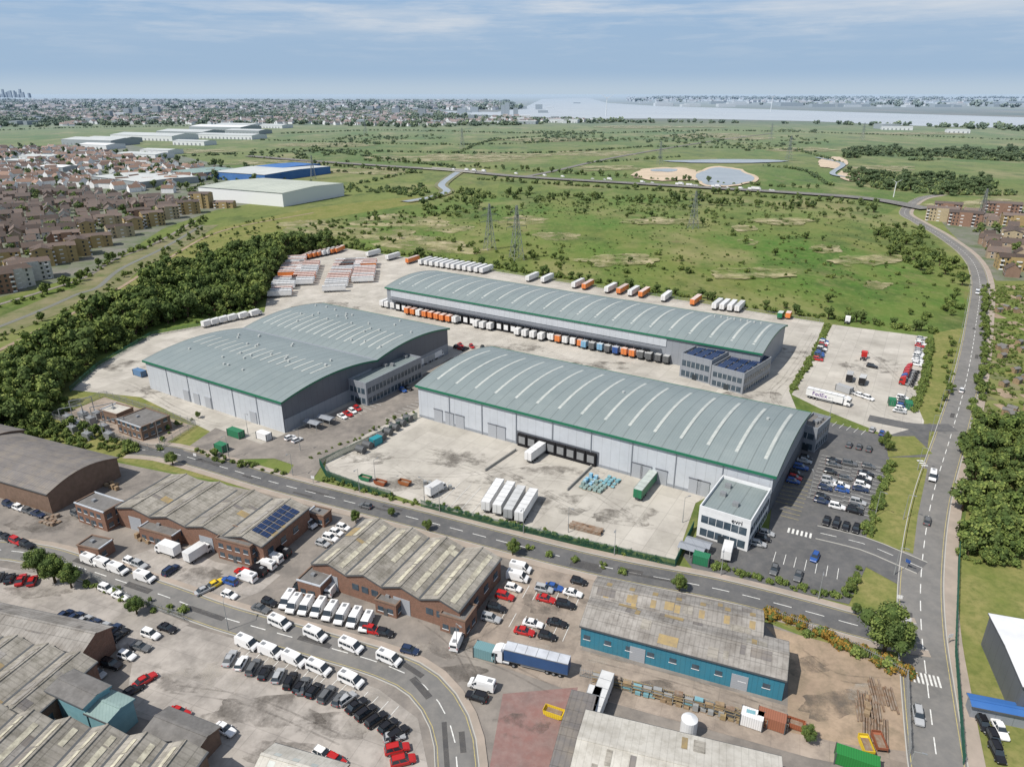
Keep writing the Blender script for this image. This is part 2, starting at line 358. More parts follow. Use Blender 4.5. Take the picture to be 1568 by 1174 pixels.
poly('concrete_yard',[(108,597),(150,560),(232,512),(330,495),(405,478),(412,440),(438,398),(525,380),(650,398),(850,430),(1060,462),(1185,482),(1262,494),(1236,560),(1208,598),(1225,640),(1200,700),(1065,770),(1035,857),(850,818),(650,773),(497,722),(500,700),(345,672),(215,608)],'concrete',.05)
poly('trailer_park',[(1275,497),(1422,516),(1418,560),(1402,615),(1415,645),(1405,690),(1330,655),(1255,625),(1212,604),(1240,560)],'concrete',.052)
poly('estate_lane',[(300,697),(280,690),(330,655),(400,680),(470,650),(560,610),(640,578),(690,548),(735,545),(728,560),(650,600),(640,625),(560,665),(500,702),(478,735),(440,728),(450,712),(420,702),(372,703),(340,705)],'asphalt2',.085)
poly('car_park',[(1190,705),(1245,640),(1355,668),(1425,648),(1418,700),(1362,700),(1350,760),(1326,822),(1398,866),(1388,902),(1326,868),(1300,925),(1060,870),(1045,850),(1078,805),(1175,830)],'asphalt',.09)
poly('grass_verge',[(1370,712),(1420,718),(1405,790),(1398,848),(1332,826),(1348,770)],'grass',.12)
poly('grass_verge',[(1355,668),(1400,668),(1428,695),(1360,700)],'grass',.13)
poly('industrial_yard',[(-500,705),(0,700),(180,708),(470,768),(900,885),(1180,955),(1388,1035),(1400,1300),(-500,1300)],'asphalt2',.04)
poly('parking_yard',[(205,1000),(285,958),(350,975),(480,1018),(580,1055),(640,1100),(655,1174),(660,1240),(320,1240),(280,1120),(190,1090)],'concrete2',.07)
poly('parking_yard',[(-200,890),(0,868),(120,890),(230,930),(290,955),(205,1000),(150,985),(0,925)],'concrete2',.068)
poly('worn_yard',[(795,862),(918,885),(890,995),(1210,1082),(1388,1085),(1392,1190),(1240,1160),(880,1060),(740,1010),(715,988),(760,905)],'pinkconc',.07)
poly('dirt_yard',[(1172,958),(1290,990),(1380,1030),(1388,1150),(1300,1140),(1205,1120),(1208,1000)],'dirt',.075)
poly('red_yard',[(770,1062),(885,1052),(850,1200),(745,1200)],'redyard',.078)
poly('concrete_apron',[(150,870),(260,830),(330,860),(430,880),(400,905),(350,925),(250,900)],'concrete2',.072)
blob('oil_stain',[(700,985,50,20),(860,970,40,14),(640,935,30,10),(300,880,45,13),(400,1090,80,26),(520,1110,60,20),(420,1150,60,18),(1000,1050,40,10),(80,800,60,18),(270,1040,50,20),(1280,1080,60,22),(1230,1020,40,14),(850,920,50,18),(150,990,50,16),(800,1110,40,20),(60,905,50,10),(700,1030,40,14),(480,900,40,14),(120,740,40,12)],'stain',.086,9,1,.001)
blob('yard_stain',[(700,700,50,16),(850,770,60,18),(620,740,40,12),(960,790,50,15),(560,700,40,10),(760,730,50,12),(250,600,50,10),(1150,610,60,10),(1340,560,50,12),(900,560,80,8),(500,470,50,8),(780,535,60,7),(200,560,50,9),(1220,540,30,10),(860,722,60,8),(720,780,60,8)],'stain',.060,4,1,.001)
blob('dust_patch',[(330,1040,70,25),(560,1060,40,20),(1100,1090,60,12),(960,1010,50,10),(1330,1060,40,14),(650,1000,50,16),(820,1000,50,14),(430,1010,50,12)],'dust',.106,6,1,.001)
main=road('road',[(205,688),(255,692),(330,712),(400,733),(470,752),(640,795),(900,862),(1100,902),(1250,940),(1330,962),(1412,975)],8.2,z=.07,pl=1.8,pr=2.0)
rr=road('road',[(1452,1260),(1436,1174),(1420,1050),(1410,950),(1412,860),(1428,760),(1458,660),(1480,580),(1494,500),(1500,430),(1482,392),(1440,360),(1405,340),(1385,325),(1408,305),(1440,298)],9.5,m='asphaltl',z=.10,pl=0,pr=2.8)
road('road',[(1412,870),(1370,852),(1320,832),(1250,815)],6.5,z=.14,yellow=False)
road('road',[(1460,655),(1425,655),(1390,652),(1330,640)],6,z=.14,yellow=False,centre=False,kerb=False)
lo_=road('road',[(-60,840),(0,842),(60,850),(120,868),(250,912),(340,945),(480,985),(590,1018),(650,1050),(688,1105),(700,1174),(690,1260)],7.5,m='asphaltl',z=.125,pl=1.5)
road('dual_carriageway',[(380,240),(480,248),(600,256),(690,262),(800,272),(1000,284),(1200,296),(1330,306),(1420,322)],20,m='asphaltl',z=1.6,yellow=False,kerb=False)
bm=MB(); P=path([(655,259.5),(690,262),(735,266)]); band(bm,P,-11,-10.3,'kerb',1.6,1.2); band(bm,P,10.3,11,'kerb',1.6,1.2); bm.obj('road_bridge')
road('country_road',[(800,272),(850,262),(950,240),(1100,215),(1180,205)],10,m='asphaltl',z=.6,yellow=False,kerb=False,centre=False)
pm=MB()
for P,w,z in ((main,8,.10),(rr,9,.13),(lo_,7,.155)):
    for i in range(12):
        k=R.randrange(2,len(P)-3)
        if P[k].length>420: continue
        t=(P[k+1]-P[k]).normalized(); n=Vector((-t.y,t.x,0)); c=P[k]+n*R.uniform(-w/3.5,w/3.5); a=R.uniform(1.5,6); b=R.uniform(.4,.9)
        pm.face([(v.x,v.y,z+i*.001) for v in (c-t*a-n*b,c+t*a-n*b,c+t*a+n*b,c-t*a+n*b)],'patch')
pm.obj('road_repair')
pm=MB()
def arcmark(px,z,i=0):
    P=path(px,1.5); band(pm,P,-.2,.2,'tyre',z+i*.001); band(pm,off(P,1.9),-.2,.2,'tyre',z+i*.001+.0005)
for i,q in enumerate([[(520,715),(620,705),(720,720),(800,770)],[(560,725),(700,730),(840,710)],[(650,690),(760,720),(900,790),(1000,810)],[(700,760),(780,740),(870,740),(960,790)],[(250,620),(320,650),(370,650)],[(150,580),(200,590),(260,625)],[(1230,560),(1180,600),(1210,650)],[(1100,590),(1180,600),(1220,560),(1250,510)],[(780,520),(900,560),(1040,600)],[(620,470),(520,450),(450,465)],[(1290,520),(1340,550),(1390,600)],[(1400,650),(1340,620),(1300,560)],[(500,440),(560,470),(700,500),(850,540)],[(850,430),(1000,470),(1150,500)],[(600,715),(650,745),(740,770)]]): arcmark(q,.080,i)
for i,q in enumerate([[(690,1000),(760,1020),(840,1060)],[(700,990),(760,960),(800,900)],[(640,950),(690,990),(730,1060)],[(260,1060),(380,1080),(520,1140)],[(1220,1000),(1280,1040),(1370,1050)],[(900,1010),(1050,1050),(1200,1100)]]): arcmark(q,.116,i)
pm.obj('tyre_marks')
mk=MB()
def bays(p0,p1,depth,side=1,w=2.5,z=.13,m='white'):
    a=G(*p0);b=G(*p1);t=(b-a);L=t.length;t.normalize();n=Vector((-t.y,t.x,0))*side
    k=int(L/w)
    for i in range(k+1):
        p=a+t*w*i; q=p+n*depth; e=t*.07
        mk.face([(v.x,v.y,z) for v in (p-e,p+e,q+e,q-e)],m)
def zebra(p0,p1,width,n,z=.20):
    a=G(*p0);b=G(*p1);t=(b-a)/ (2*n); nn=Vector((-t.y,t.x,0)).normalized()*width/2
    for i in range(n):
        p=a+t*2*i;q=p+t; mk.face([(v.x,v.y,z) for v in (p-nn,q-nn,q+nn,p+nn)],'white')
bays((1282,702),(1262,770),4.8,1);bays((1282,702),(1262,770),4.8,-1)
bays((1330,712),(1308,790),4.8,1);bays((1335,712),(1312,790),4.8,-1)
bays((1188,845),(1290,872),4.8,-1);bays((1230,700),(1205,775),4.8,-1,m='yellow');bays((1218,730),(1195,790),4.8,1,m='yellow')
bays((590,640),(640,612),4.8,-1,z=.12);bays((530,645),(585,620),4.8,1,z=.12)
bays((800,915),(900,940),4.8,1,z=.10);bays((775,935),(880,962),4.8,-1,z=.10)
bays((350,1010),(480,1055),4.8,1,z=.10);bays((480,1055),(600,1115),4.8,1,z=.10)
bays((1260,640),(1330,660),4.8,-1);bays((655,770),(740,790),14,1,3.5);bays((860,470),(1030,508),14,-1,4,.11);bays((1265,505),(1245,560),5,-1,2.6,.10)
zebra((1397,1036),(1443,1046),3.2,7);zebra((1206,812),(1246,822),2.5,6);zebra((1408,705),(1418,716),2,3)
mk.obj('road_marking')
# ---------------------------------------------------------------- buildings
def frame(p0,p1,p2,z):
    a=G(*p0,z);b=G(*p1,z);c=G(*p2,z);u=(b-a);u.z=0;L=u.length;u.normalize();n=Vector((-u.y,u.x,0))
    return (Vector((a.x,a.y,0)),math.atan2(u.y,u.x),L,(c-b).dot(n))
def toloc(fr,p,z=0):
    d=G(*p,z)-fr[0]; c,s=math.cos(fr[1]),math.sin(fr[1]); return (d.x*c+d.y*s,-d.x*s+d.y*c)
def arc(y0,D,h,rise,n=18): return [(y0+D*i/n,h+rise*4*(i/n)*(1-i/n)) for i in range(n+1)]
def barrel(parts,L,y0,D,h,rise,wf,we,step,t0,t1,sw=1.1,x0=3,greenf=True):
    w=parts['walls']; r=parts['roof']; tr=parts['trim']; rl=parts['rooflights']
    A=arc(y0,D,h,rise)
    prof=[(y0,0),(y0+D,0)]+A[::-1]
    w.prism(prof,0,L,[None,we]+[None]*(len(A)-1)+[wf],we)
    o=.9; B=arc(y0-.5,D+1,h+.15,rise)
    for i in range(len(B)-1):
        a,b=B[i],B[i+1]
        r.face([(-o,a[0],a[1]),(L+o,a[0],a[1]),(L+o,b[0],b[1]),(-o,b[0],b[1])],'roofg')
        r.face([(-o,b[0],b[1]-.3),(L+o,b[0],b[1]-.3),(L+o,a[0],a[1]-.3),(-o,a[0],a[1]-.3)],'cladm')
        for x in (-o-.02,L+o+.02):
            tr.face([(x,a[0],a[1]+.05),(x,b[0],b[1]+.05),(x,b[0],b[1]-.65),(x,a[0],a[1]-.65)],'green')
    if greenf: tr.box(-o,L+o,y0-.8,y0-.52,h-.55,h+.2,'green')
    tr.box(-o,L+o,y0+D+.52,y0+D+.8,h-.55,h+.2,'green')
    x=x0
    while x<L-2:
        T=[t0+(t1-t0)*i/10 for i in range(11)]
        for i in range(10):
            ya,yb=y0+D*T[i],y0+D*T[i+1]; za=h+.22+rise*4*T[i]*(1-T[i]); zb=h+.22+rise*4*T[i+1]*(1-T[i+1])
            rl.face([(x,ya,za),(x+sw,ya,za),(x+sw,yb,zb),(x,yb,zb)],'rooflight')
        x+=step
def assemble(name,fr,parts):
    e=empty(name,fr[0],fr[1])
    for k,mb in parts.items():
        if mb.f: mb.obj(k,parent=e)
    return e
def P4(): return {k:MB() for k in ('walls','roof','trim','rooflights','doors','windows','vents')}
# Warehouse C
fC=frame((640,590),(1185,728),(1237,632),12.4); _,_,LC,DC=fC
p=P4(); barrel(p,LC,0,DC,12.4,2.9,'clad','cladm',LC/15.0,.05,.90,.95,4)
p['walls'].box(0,LC,-.12,0,0,1.0,'cladm')
x0=toloc(fC,(800,683))[0]; x1=toloc(fC,(905,712))[0]
for i in range(8):
    x=x0+(x1-x0)*i/7; d=p['doors']; d.box(x-1.7,x+1.7,-1.0,-.15,.1,4.6,'black'); d.box(x-1.2,x+1.2,-1.06,-1.01,1.2,3.8,'grey')
p['walls'].box(x0-2.5,x1+2.5,-.14,-.125,0,5.2,'cladd')
for px in [(682,640),(700,644),(716,648),(765,662),(778,665),(978,728),(990,732),(1014,738),(1065,752),(1078,755)]:
    x=toloc(fC,px)[0]; p['doors'].box(x-1.8,x+1.8,-.25,-.13,0,4.8,'door'); p['trim'].box(x-2.0,x+2.0,-.3,-.13,4.8,5.1,'cladd')
for i in range(1,9):
    x=LC*i/9; p['trim'].box(x-.12,x+.12,-.3,-.13,0,11.8,'cladm')
for x,y in ((LC-9,30),(LC*.55,26)): p['vents'].cyl((x,y,15.1),.5,.8,'ventg',n=8)
p['walls'].box(LC+.01,LC+.15,0.5,DC-.5,0,6,'cladd')
assemble('warehouse',fC,p)
def office(name,q,h,roofm='flat',wall='wpaint',floors=2,solar=False,par=.9):
    fr=frame(*q,h); _,_,L,D=fr; p=P4(); w=p['walls']
    w.box(0,L,0,D,0,h-.01,wall,mtop=roofm)
    for a in ((0,L,-.0,.3),(0,L,D-.3,D),(0,.3,.3,D-.3),(L-.3,L,.3,D-.3)): p['roof'].box(a[0],a[1],a[2],a[3],h+.005,h+par,wall)
    fh=(h-.6)/floors
    for f in range(floors):
        z0=.7+f*fh; z1=z0+fh*.55
        p['windows'].box(.8,L-.8,-.06,-.005,z0,z1,'glassb'); p['windows'].box(L+.005,L+.06,.8,D-.8,z0,z1,'glassb'); p['windows'].box(-.06,-.005,.8,D-.8,z0,z1,'glassb')
        n=max(2,int(L/2.2))
        for i in range(1,n): x=.8+(L-1.6)*i/n; p['trim'].box(x-.06,x+.06,-.12,-.065,z0,z1,'wpaint')
        n=max(2,int(D/2.2))
        for i in range(1,n): y=.8+(D-1.6)*i/n; p['trim'].box(L+.065,L+.12,y-.06,y+.06,z0,z1,'wpaint')
    if solar:
        for i in range(int(L/4)):
            for j in range(int(D/5)):
                x=1.2+i*4;y=1.2+j*5; p['vents'].face([(x,y,h+.25),(x+3.4,y,h+.25),(x+3.4,y+3.8,h+.75),(x,y+3.8,h+.75)],'solar')
    else:
        for i in range(3): x=R.uniform(1,L-3);y=R.uniform(1,D-3); p['vents'].box(x,x+1.6,y,y+1.2,h+.005,h+1.1,'grey')
    p['doors'].box(L*.5-1,L*.5+1,-.16,-.125,0,2.4,'glass')
    return assemble(name,fr,p)
oc=office('office_building',((1071,778),(1150,802),(1182,752)),8.5,roofm='roofg')
def text(body,size,loc,rot,mat,parent,name):
    c=bpy.data.curves.new(name,'FONT'); c.body=body; c.size=size; c.extrude=.02; c.materials.append(mt[mat]); o=bpy.data.objects.new(name,c); C.objects.link(o); o.parent=parent; o.location=loc; o.rotation_euler=rot
text('evri',1.9,(8.6,-.16,7.3),(math.pi/2,0,0),'black',oc,'sign_letters')
office('office_building',((1224,652),(1252,660),(1266,640)),8,wall='cladm')
# Warehouse A
fA=frame((222,552),(430,615),(685,503),12); _,_,LA,DA=fA
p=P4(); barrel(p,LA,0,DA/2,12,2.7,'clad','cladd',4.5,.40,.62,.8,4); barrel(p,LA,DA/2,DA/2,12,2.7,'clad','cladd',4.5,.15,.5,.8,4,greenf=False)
for i in range(2):
    for j in range(24): 
        x=R.uniform(4,LA-4); y=DA/2*i+R.uniform(6,DA/2-6); t=(y-DA/2*i)/(DA/2); z=12+10.8*t*(1-t); p['vents'].box(x,x+.8,y,y+.7,z,z+.8,'ventg')
p['roof'].box(-.9,LA+.9,DA/2-.5,DA/2+.5,12.1,12.35,'cladm')
for px in [(292,612),(308,617),(325,623),(400,643)]:
    x=toloc(fA,px)[0]; p['doors'].box(x-1.7,x+1.7,-.25,-.005,0,4.6,'door')
for i in range(1,6): x=LA*i/6; p['trim'].box(x-.12,x+.12,-.2,-.005,0,11.4,'cladm')
p['walls'].box(LA+.01,LA+.15,0.3,DA-.3,0,5,'cladm')
assemble('warehouse',fA,p)
office('office_building',((533,583),(560,590),(645,549)),8.5,roofm='roofg',wall='cladm')
# Warehouse B
fB=frame((592,440),(1165,541),(1195,497),12); _,_,LB,DB_=fB
p=P4(); barrel(p,LB,0,DB_,12,2.8,'cladm','cladm',LB/22.0,.12,.9,1.0,4)
p['walls'].box(3,LB-40,-.3,-.02,7.5,11.3,'clad')
x=8
while x<LB-45:
    p['doors'].box(x-1.7,x+1.7,-.95,-.02,.1,4.6,'black'); p['doors'].box(x-1.2,x+1.2,-1.0,-.96,1.2,3.8,'wpaint'); x+=4.1
p['trim'].box(3,LB-42,-1.6,-.31,6.0,6.3,'cladd')
for i in range(8): p['vents'].box(LB-30+i*3,LB-29.3+i*3,DB_*.75,DB_*.75+.8,14.0,14.9,'ventg')
assemble('warehouse',fB,p)
office('office_building',((1043,543),(1090,555),(1122,532)),9.5,wall='cladm',solar=True,roofm='flat')
office('office_building',((1090,562),(1140,575),(1175,548)),8.0,wall='cladm',solar=True,roofm='flat')
def gable(name,q,h,rise,roofm,wallm,lights=0,curve=False,lm='rooflight',doors=0,win=0,patch=0):
    fr=frame(*q,h); _,_,L,D=fr; p=P4()
    A=arc(0,D,h,rise,10) if curve else [(0,h),(D/2,h+rise),(D,h)]
    p['walls'].prism([(0,0),(D,0)]+A[::-1],0,L,[None,wallm]+[None]*(len(A)-1)+[wallm],wallm)
    f=lambda y: (h+.14+rise*(1-abs(2*y/D-1))) if not curve else h+.3+rise*4*(y/D)*(1-y/D)
    for i in range(len(A)-1):
        a,b=A[i],A[i+1]
        ya=a[0]-.35 if i==0 else a[0]; yb=b[0]+.35 if i==len(A)-2 else b[0]
        p['roof'].face([(-.3,ya,a[1]+.08),(L+.3,ya,a[1]+.08),(L+.3,yb,b[1]+.08),(-.3,yb,b[1]+.08)],roofm)
        for x in (-.32,L+.32): p['trim'].face([(x,ya,a[1]+.1),(x,yb,b[1]+.1),(x,yb,b[1]-.25),(x,ya,a[1]-.25)],wallm)
    for y in (-.36,D+.36): p['trim'].box(-.3,L+.3,y-.12,y+.12,h-.25,h+.05,'darksteel')
    if not curve: p['trim'].box(-.3,L+.3,D/2-.25,D/2+.25,h+rise+.02,h+rise+.16,roofm)
    for i in range(lights):
        x=L*(i+.5)/lights
        for s in (0,1):
            y0,y1=(D*.12,D*.42) if s==0 else (D*.58,D*.88)
            p['rooflights'].face([(x,y0,f(y0)),(x+1.2,y0,f(y0)),(x+1.2,y1,f(y1)),(x,y1,f(y1))],lm)
    for i in range(patch):
        x=int(R.uniform(1,L-4)); s=R.choice([.04,.25,.54,.75]); y0,y1=D*s,D*(s+.2); w=R.choice([1,1,2,4]); e=.02+i*.002
        p['rooflights'].face([(x,y0,f(y0)+e),(x+w,y0,f(y0)+e),(x+w,y1,f(y1)+e),(x,y1,f(y1)+e)],R.choice(['asb','asbd','rust','asby']))
    for i in range(doors): x=L*(i+.6)/doors; p['doors'].box(x-1.6,x+1.6,-.1,-.01,0,3.6,'door')
    for i in range(win):
        x=L*(i+.3)/win; p['windows'].box(x-.7,x+.7,-.08,-.01,2.2,3.3,'glassb'); p['trim'].box(x-.8,x+.8,-.14,-.01,2.08,2.2,'frame')
    return assemble(name,fr,p)
def multibay(name,q,h,rise,nb,roofm,wallm,lm='ylight',solar=None,seed=1,strips=1):
    rr=random.Random(seed); fr=frame(*q,h); _,_,L,D=fr; p=P4(); w=L/nb
    for b in range(nb):
        X=b*w; A=[(X,h),(X+w*.25,h+rise*.5),(X+w*.5,h+rise),(X+w*.75,h+rise*.5),(X+w,h)]
        p['walls'].prism([(X,0),(X+w,0)]+A[::-1],0,D,[None,wallm if b==nb-1 else None]+[None]*4+[wallm if b==0 else None],wallm,axis='y')
        for i in range(4):
            a,c=A[i],A[i+1]
            p['roof'].face([(a[0],-.4,a[1]+.08),(c[0],-.4,c[1]+.08),(c[0],D+.4,c[1]+.08),(a[0],D+.4,a[1]+.08)],roofm)
            p['trim'].face([(a[0],-.42,a[1]+.1),(c[0],-.42,c[1]+.1),(c[0],-.42,c[1]-.35),(a[0],-.42,a[1]-.35)],'darksteel')
            for j in range(int(D/2)-1):
                y=j*2+.3
                if rr.random()<.08: 
                    y2=min(D,y+rr.choice([1,2,2,4])); e=.12+j*.001; p['rooflights'].face([(a[0],y,a[1]+e),(c[0],y,c[1]+e),(c[0],y2,c[1]+e),(a[0],y2,a[1]+e)],rr.choice([lm,'rust','asbd','asb']))
        p['trim'].box(X-.25,X+.25,-.3,D+.3,h+.12,h+.22,'darksteel'); p['trim'].box(X+w/2-.2,X+w/2+.2,-.4,D+.4,h+rise+.02,h+rise+.2,roofm)
        def zz(x): t=(x-X)/w; return h+rise*(1-abs(2*t-1))+.19
        if strips:
            for t in ((.28,.72) if strips>1 else (.3,)):
                xa,xb=X+w*t,X+w*t+min(1.3,w*.12); y=D*.04
                while y<D*.93:
                    yn=min(D*.95,y+rr.uniform(3,9))
                    if rr.random()<.85: p['rooflights'].face([(xa,y,zz(xa)),(xb,y,zz(xb)),(xb,yn,zz(xb)),(xa,yn,zz(xa))],lm)
                    y=yn+.3
        cx=X+w/2
        if b%2==0: p['doors'].box(cx-2.2,cx+2.2,-.1,-.01,0,4.2,'door')
        else:
            for s in (-1,0,1): p['windows'].box(cx+s*w*.27-.9,cx+s*w*.27+.9,-.1,-.01,2.4,4,'glassb')
        if solar and b in solar:
            for t0,t1 in ((.55,.72),(.75,.93)):
                xa,xb=X+w*t0,X+w*t1; y=D*.15
                while y<D*.8: p['vents'].face([(xa,y,zz(xa)+.1),(xb,y,zz(xb)+.1),(xb,y+1.7,zz(xb)+.1),(xa,y+1.7,zz(xa)+.1)],'solar'); y+=1.9
    for j in range(int(D/5)):
        y=2.5+j*5; p['windows'].box(L+.01,L+.1,y-1,y+1,2.4,4,'glassb'); p['trim'].box(L+.01,L+.16,y-1.1,y+1.1,2.25,2.4,'frame')
    p['trim'].box(L-.05,L+.3,-.3,D+.3,h-.15,h+.15,'darksteel')
    return assemble(name,fr,p)
gable('industrial_shed',((-150,692),(72,756),(174,700)),6.5,2.4,'asbd','brickp',0,True,patch=0)
gable('industrial_shed',((-300,640),(-60,700),(20,655)),6.5,2.4,'asbd','brickp',0,True)
multibay('brick_workshop',((178,776),(402,836),(473,778)),6,1.5,4,'asby','brick','asb',solar=(3,),seed=2)
multibay('brick_workshop',((478,862),(704,935),(782,860)),6,1.7,4,'asby','brick','ylight',seed=5,strips=2)
gable('teal_industrial_shed',((890,957),(1203,1040),(1209,984)),5.5,1.6,'asb','blueclad',0,False,'asbd',doors=2,win=9,patch=26)
gable('teal_industrial_shed',((902,924),(1166,982),(1172,937)),5.5,1.6,'asb','blueclad',7,False,'rust',patch=18)
gable('industrial_shed',((-120,945),(125,1000),(158,958)),6,1.8,'asb','brick',0,False,'asbd',patch=10)
multibay('brick_workshop',((-150,1040),(50,1100),(130,1010)),6,1.5,4,'asby','brick','asb',seed=9)
multibay('brick_workshop',((-260,1220),(190,1330),(350,1160)),6.5,1.8,7,'asby','brickp','ylight',seed=11,strips=2)
gable('clad_workshop',((72,1056),(128,1082),(160,1048)),7,.5,'flat','bluelt',0,False)
gable('clad_workshop',((132,1090),(165,1104),(196,1068)),5.5,.6,'tealroof','bluelt',0,False)
gable('industrial_shed',((222,1118),(300,1150),(345,1118)),4,.8,'flat','brickp')
gable('industrial_shed',((385,1190),(500,1225),(560,1180)),6,1.5,'flatl','brick',4)
gable('white_roofed_shed',((872,1192),(1200,1280),(1245,1172)),6,1.2,'flatl','clad',0,False,'wpaint',patch=6)
gable('white_roofed_shed',((842,1180),(880,1190),(935,1072)),5,.8,'asbd','brickp')
gable('glazed_building',((1568,1050),(1640,1064),(1640,962)),8,.5,'wpaint','cladd',0,False,win=5)
gable('blue_kiosk',((1490,1080),(1600,1102),(1600,1086)),3,.3,'blueroof','cladm')
def block(q,h,wall='brick',roof='flat'):
    fr=frame(*q,h); _,_,L,D=fr; p=P4(); p['walls'].box(0,L,0,D,0,h-.01,wall,mtop=roof)
    for a in ((-.15,L+.15,-.15,.2),(-.15,L+.15,D-.2,D+.15),(-.15,.2,.2,D-.2),(L-.2,L+.15,.2,D-.2)): p['roof'].box(*a,h+.004,h+.3,'clad' if R.random()<.2 else 'brickp')
    fl=2 if h>4.9 else 1
    for f in range(fl):
        z=1+f*2.7
        for i in range(max(1,int(L/2.6))): x=1.4+i*2.6; p['windows'].box(x-.7,x+.7,-.07,-.01,z,z+1.2,'glassb'); p['trim'].box(x-.8,x+.8,-.12,-.01,z-.14,z-.01,'frame')
        for i in range(max(1,int(D/2.6))): y=1.4+i*2.6; p['windows'].box(L+.01,L+.07,y-.7,y+.7,z,z+1.2,'glassb'); p['trim'].box(L+.01,L+.12,y-.8,y+.8,z-.14,z-.01,'frame')
    p['doors'].box(L*.5-.5,L*.5+.5,-.14,-.075,0,2.1,'darksteel')
    p['vents'].box(L*.3,L*.3+1,D*.4,D*.4+1,h,h+.6,'grey')
    return assemble('brick_office',fr,p)
for q,h in [(((114,770),(158,785),(180,765)),6),(((212,808),(262,822),(288,800)),4),(((330,824),(382,838),(403,817)),6),(((455,888),(490,898),(513,875)),4.2),(((574,918),(606,928),(620,910)),3.5),(((673,940),(712,952),(733,928)),4.5),(((118,835),(150,842),(168,825)),3.5),(((470,785),(495,791),(505,780)),3.5)]: block(q,h)
block(((178,642),(215,655),(255,635)),5,'brickp','flat'); block(((152,628),(178,635),(180,618)),4,'brickp','flatl')
def shed(x,y,L,D,h,roofm,wallm,ang=-31,name='distribution_shed'):
    g0=G(x,y); a=math.radians(ang); p=P4()
    p['walls'].prism([(0,0),(D,0),(D,h),(D/2,h+D*.05),(0,h)],0,L,[None,wallm,None,None,wallm],wallm)
    p['roof'].face([(-.5,-.5,h+.1),(L+.5,-.5,h+.1),(L+.5,D/2,h+.1+D*.05),(-.5,D/2,h+.1+D*.05)],roofm)
    p['roof'].face([(-.5,D/2,h+.1+D*.05),(L+.5,D/2,h+.1+D*.05),(L+.5,D+.5,h+.1),(-.5,D+.5,h+.1)],roofm)
    for i in range(int(L/12)): p['doors'].box(4+i*12,8+i*12,-.2,-.02,0,5,'cladm')
    return assemble(name,(g0,a,L,D),p)
gable('distribution_shed',((303,286),(432,296),(498,279)),14,2,'bigroof','hwhite',0)
gable('blue_warehouse',((325,263),(405,268),(470,253)),10,1.5,'hroof','blueroof')
gable('blue_warehouse',((380,256),(420,259),(468,250)),11,1,'blueroof','blueroof')
gable('distribution_shed',((140,270),(215,279),(262,266)),8,1,'hroof','hgrey')
gable('distribution_shed',((262,262),(300,266),(325,255)),8,1,'tealroof','hgrey')
for x,y,L,D,h in [(95,222,150,80,12),(170,214,200,90,12),(240,208,160,90,12),(300,212,180,60,10),(290,200,200,100,12),(180,242,90,45,8),(215,236,70,40,8),(30,246,70,40,8),(345,205,120,60,10),(120,228,80,50,9),(60,262,50,30,7),(380,196,140,60,10),(480,296,30,20,5),(130,218,120,60,10),(330,196,150,70,12),(265,222,90,40,9),(10,252,50,30,7),(840,188,120,40,12),(900,187,90,40,10),(790,190,80,40,10),(730,190,90,40,9),(1350,199,90,40,9),(1450,204,60,40,9)]:
    shed(x,y,L,D,h,'hroof' if R.random()<.7 else 'hwhite','hwhite' if R.random()<.6 else 'hgrey',-20)
def house_mesh(L=9,D=8,h=5.2,r=3,dist=False):
    m=MB(); m.prism([(-D/2,0),(D/2,0),(D/2,h),(0,h+r),(-D/2,h)],-L/2,L/2,[None,'hwall',None,None,'hwall'],'hwall')
    for s in (-1,1):
        m.face([(-L/2-.2,s*(D/2+.35),h-.15),(L/2+.2,s*(D/2+.35),h-.15),(L/2+.2,0,h+r+.1),(-L/2-.2,0,h+r+.1)][::s],'tileo' if dist else 'tile')
        if not dist:
            for z in (.9,3.4):
                for x in (-L*.28,L*.28):
                    y=s*(D/2+.03); m.box(x-.75,x+.75,min(y,y+s*.05),max(y,y+s*.05),z-.1,z+1.3,'frame'); y+=s*.06; m.box(x-.6,x+.6,min(y,y+s*.03),max(y,y+s*.03),z,z+1.15,'glass')
            y=s*(D/2+.04); m.box(-.45,.45,min(y,y+s*.05),max(y,y+s*.05),0,2.1,'glass')
    m.box(-L/2+.6,-L/2+1.4,-.4,.4,h+r*.6,h+r+1.0,'hwall')
    return m.mesh('house')
HM=[house_mesh(),house_mesh(14,8.5,5.2,3.2),house_mesh(8,9,5.2,3.4)]
HD=house_mesh(14,9,5.5,3.5,True)
def apartment(x,y,L,D,fl,ang,col,roofm='tile'):
    h=fl*2.9; m=MB(); m.prism([(-D/2,0),(D/2,0),(D/2,h),(0,h+1.6),(-D/2,h)],-L/2,L/2,[None,'hwall',None,None,'hwall'],'hwall')
    for s in (-1,1):
        m.face([(-L/2-.4,s*(D/2+.5),h-.15),(L/2+.4,s*(D/2+.5),h-.15),(L/2+.4,0,h+1.75),(-L/2-.4,0,h+1.75)][::s],roofm)
        for f in range(fl):
            for i in range(int(L/3)):
                xx=-L/2+1.6+i*3; yy=s*(D/2+.05); m.box(xx-.6,xx+.6,min(yy,yy+s*.05),max(yy,yy+s*.05),f*2.9+.9,f*2.9+2.3,'glass')
                if i%3==0: m.box(xx-1.1,xx+1.1,min(yy,yy+s*1.2),max(yy,yy+s*1.2),f*2.9+.3,f*2.9+1.0,'frame')
            for yy in (-D*.25,D*.25): m.box(s*(L/2+.05)-.03,s*(L/2+.05)+.03,yy-.6,yy+.6,f*2.9+.9,f*2.9+2.3,'glass')
    m.box(-L*.2,L*.2,-D/2-1.2,D/2+1.2,0,h+.6,'hwall',mtop=roofm)
    g0=G(x,y); m.obj('apartment_block',g0,math.radians(ang),color=col)
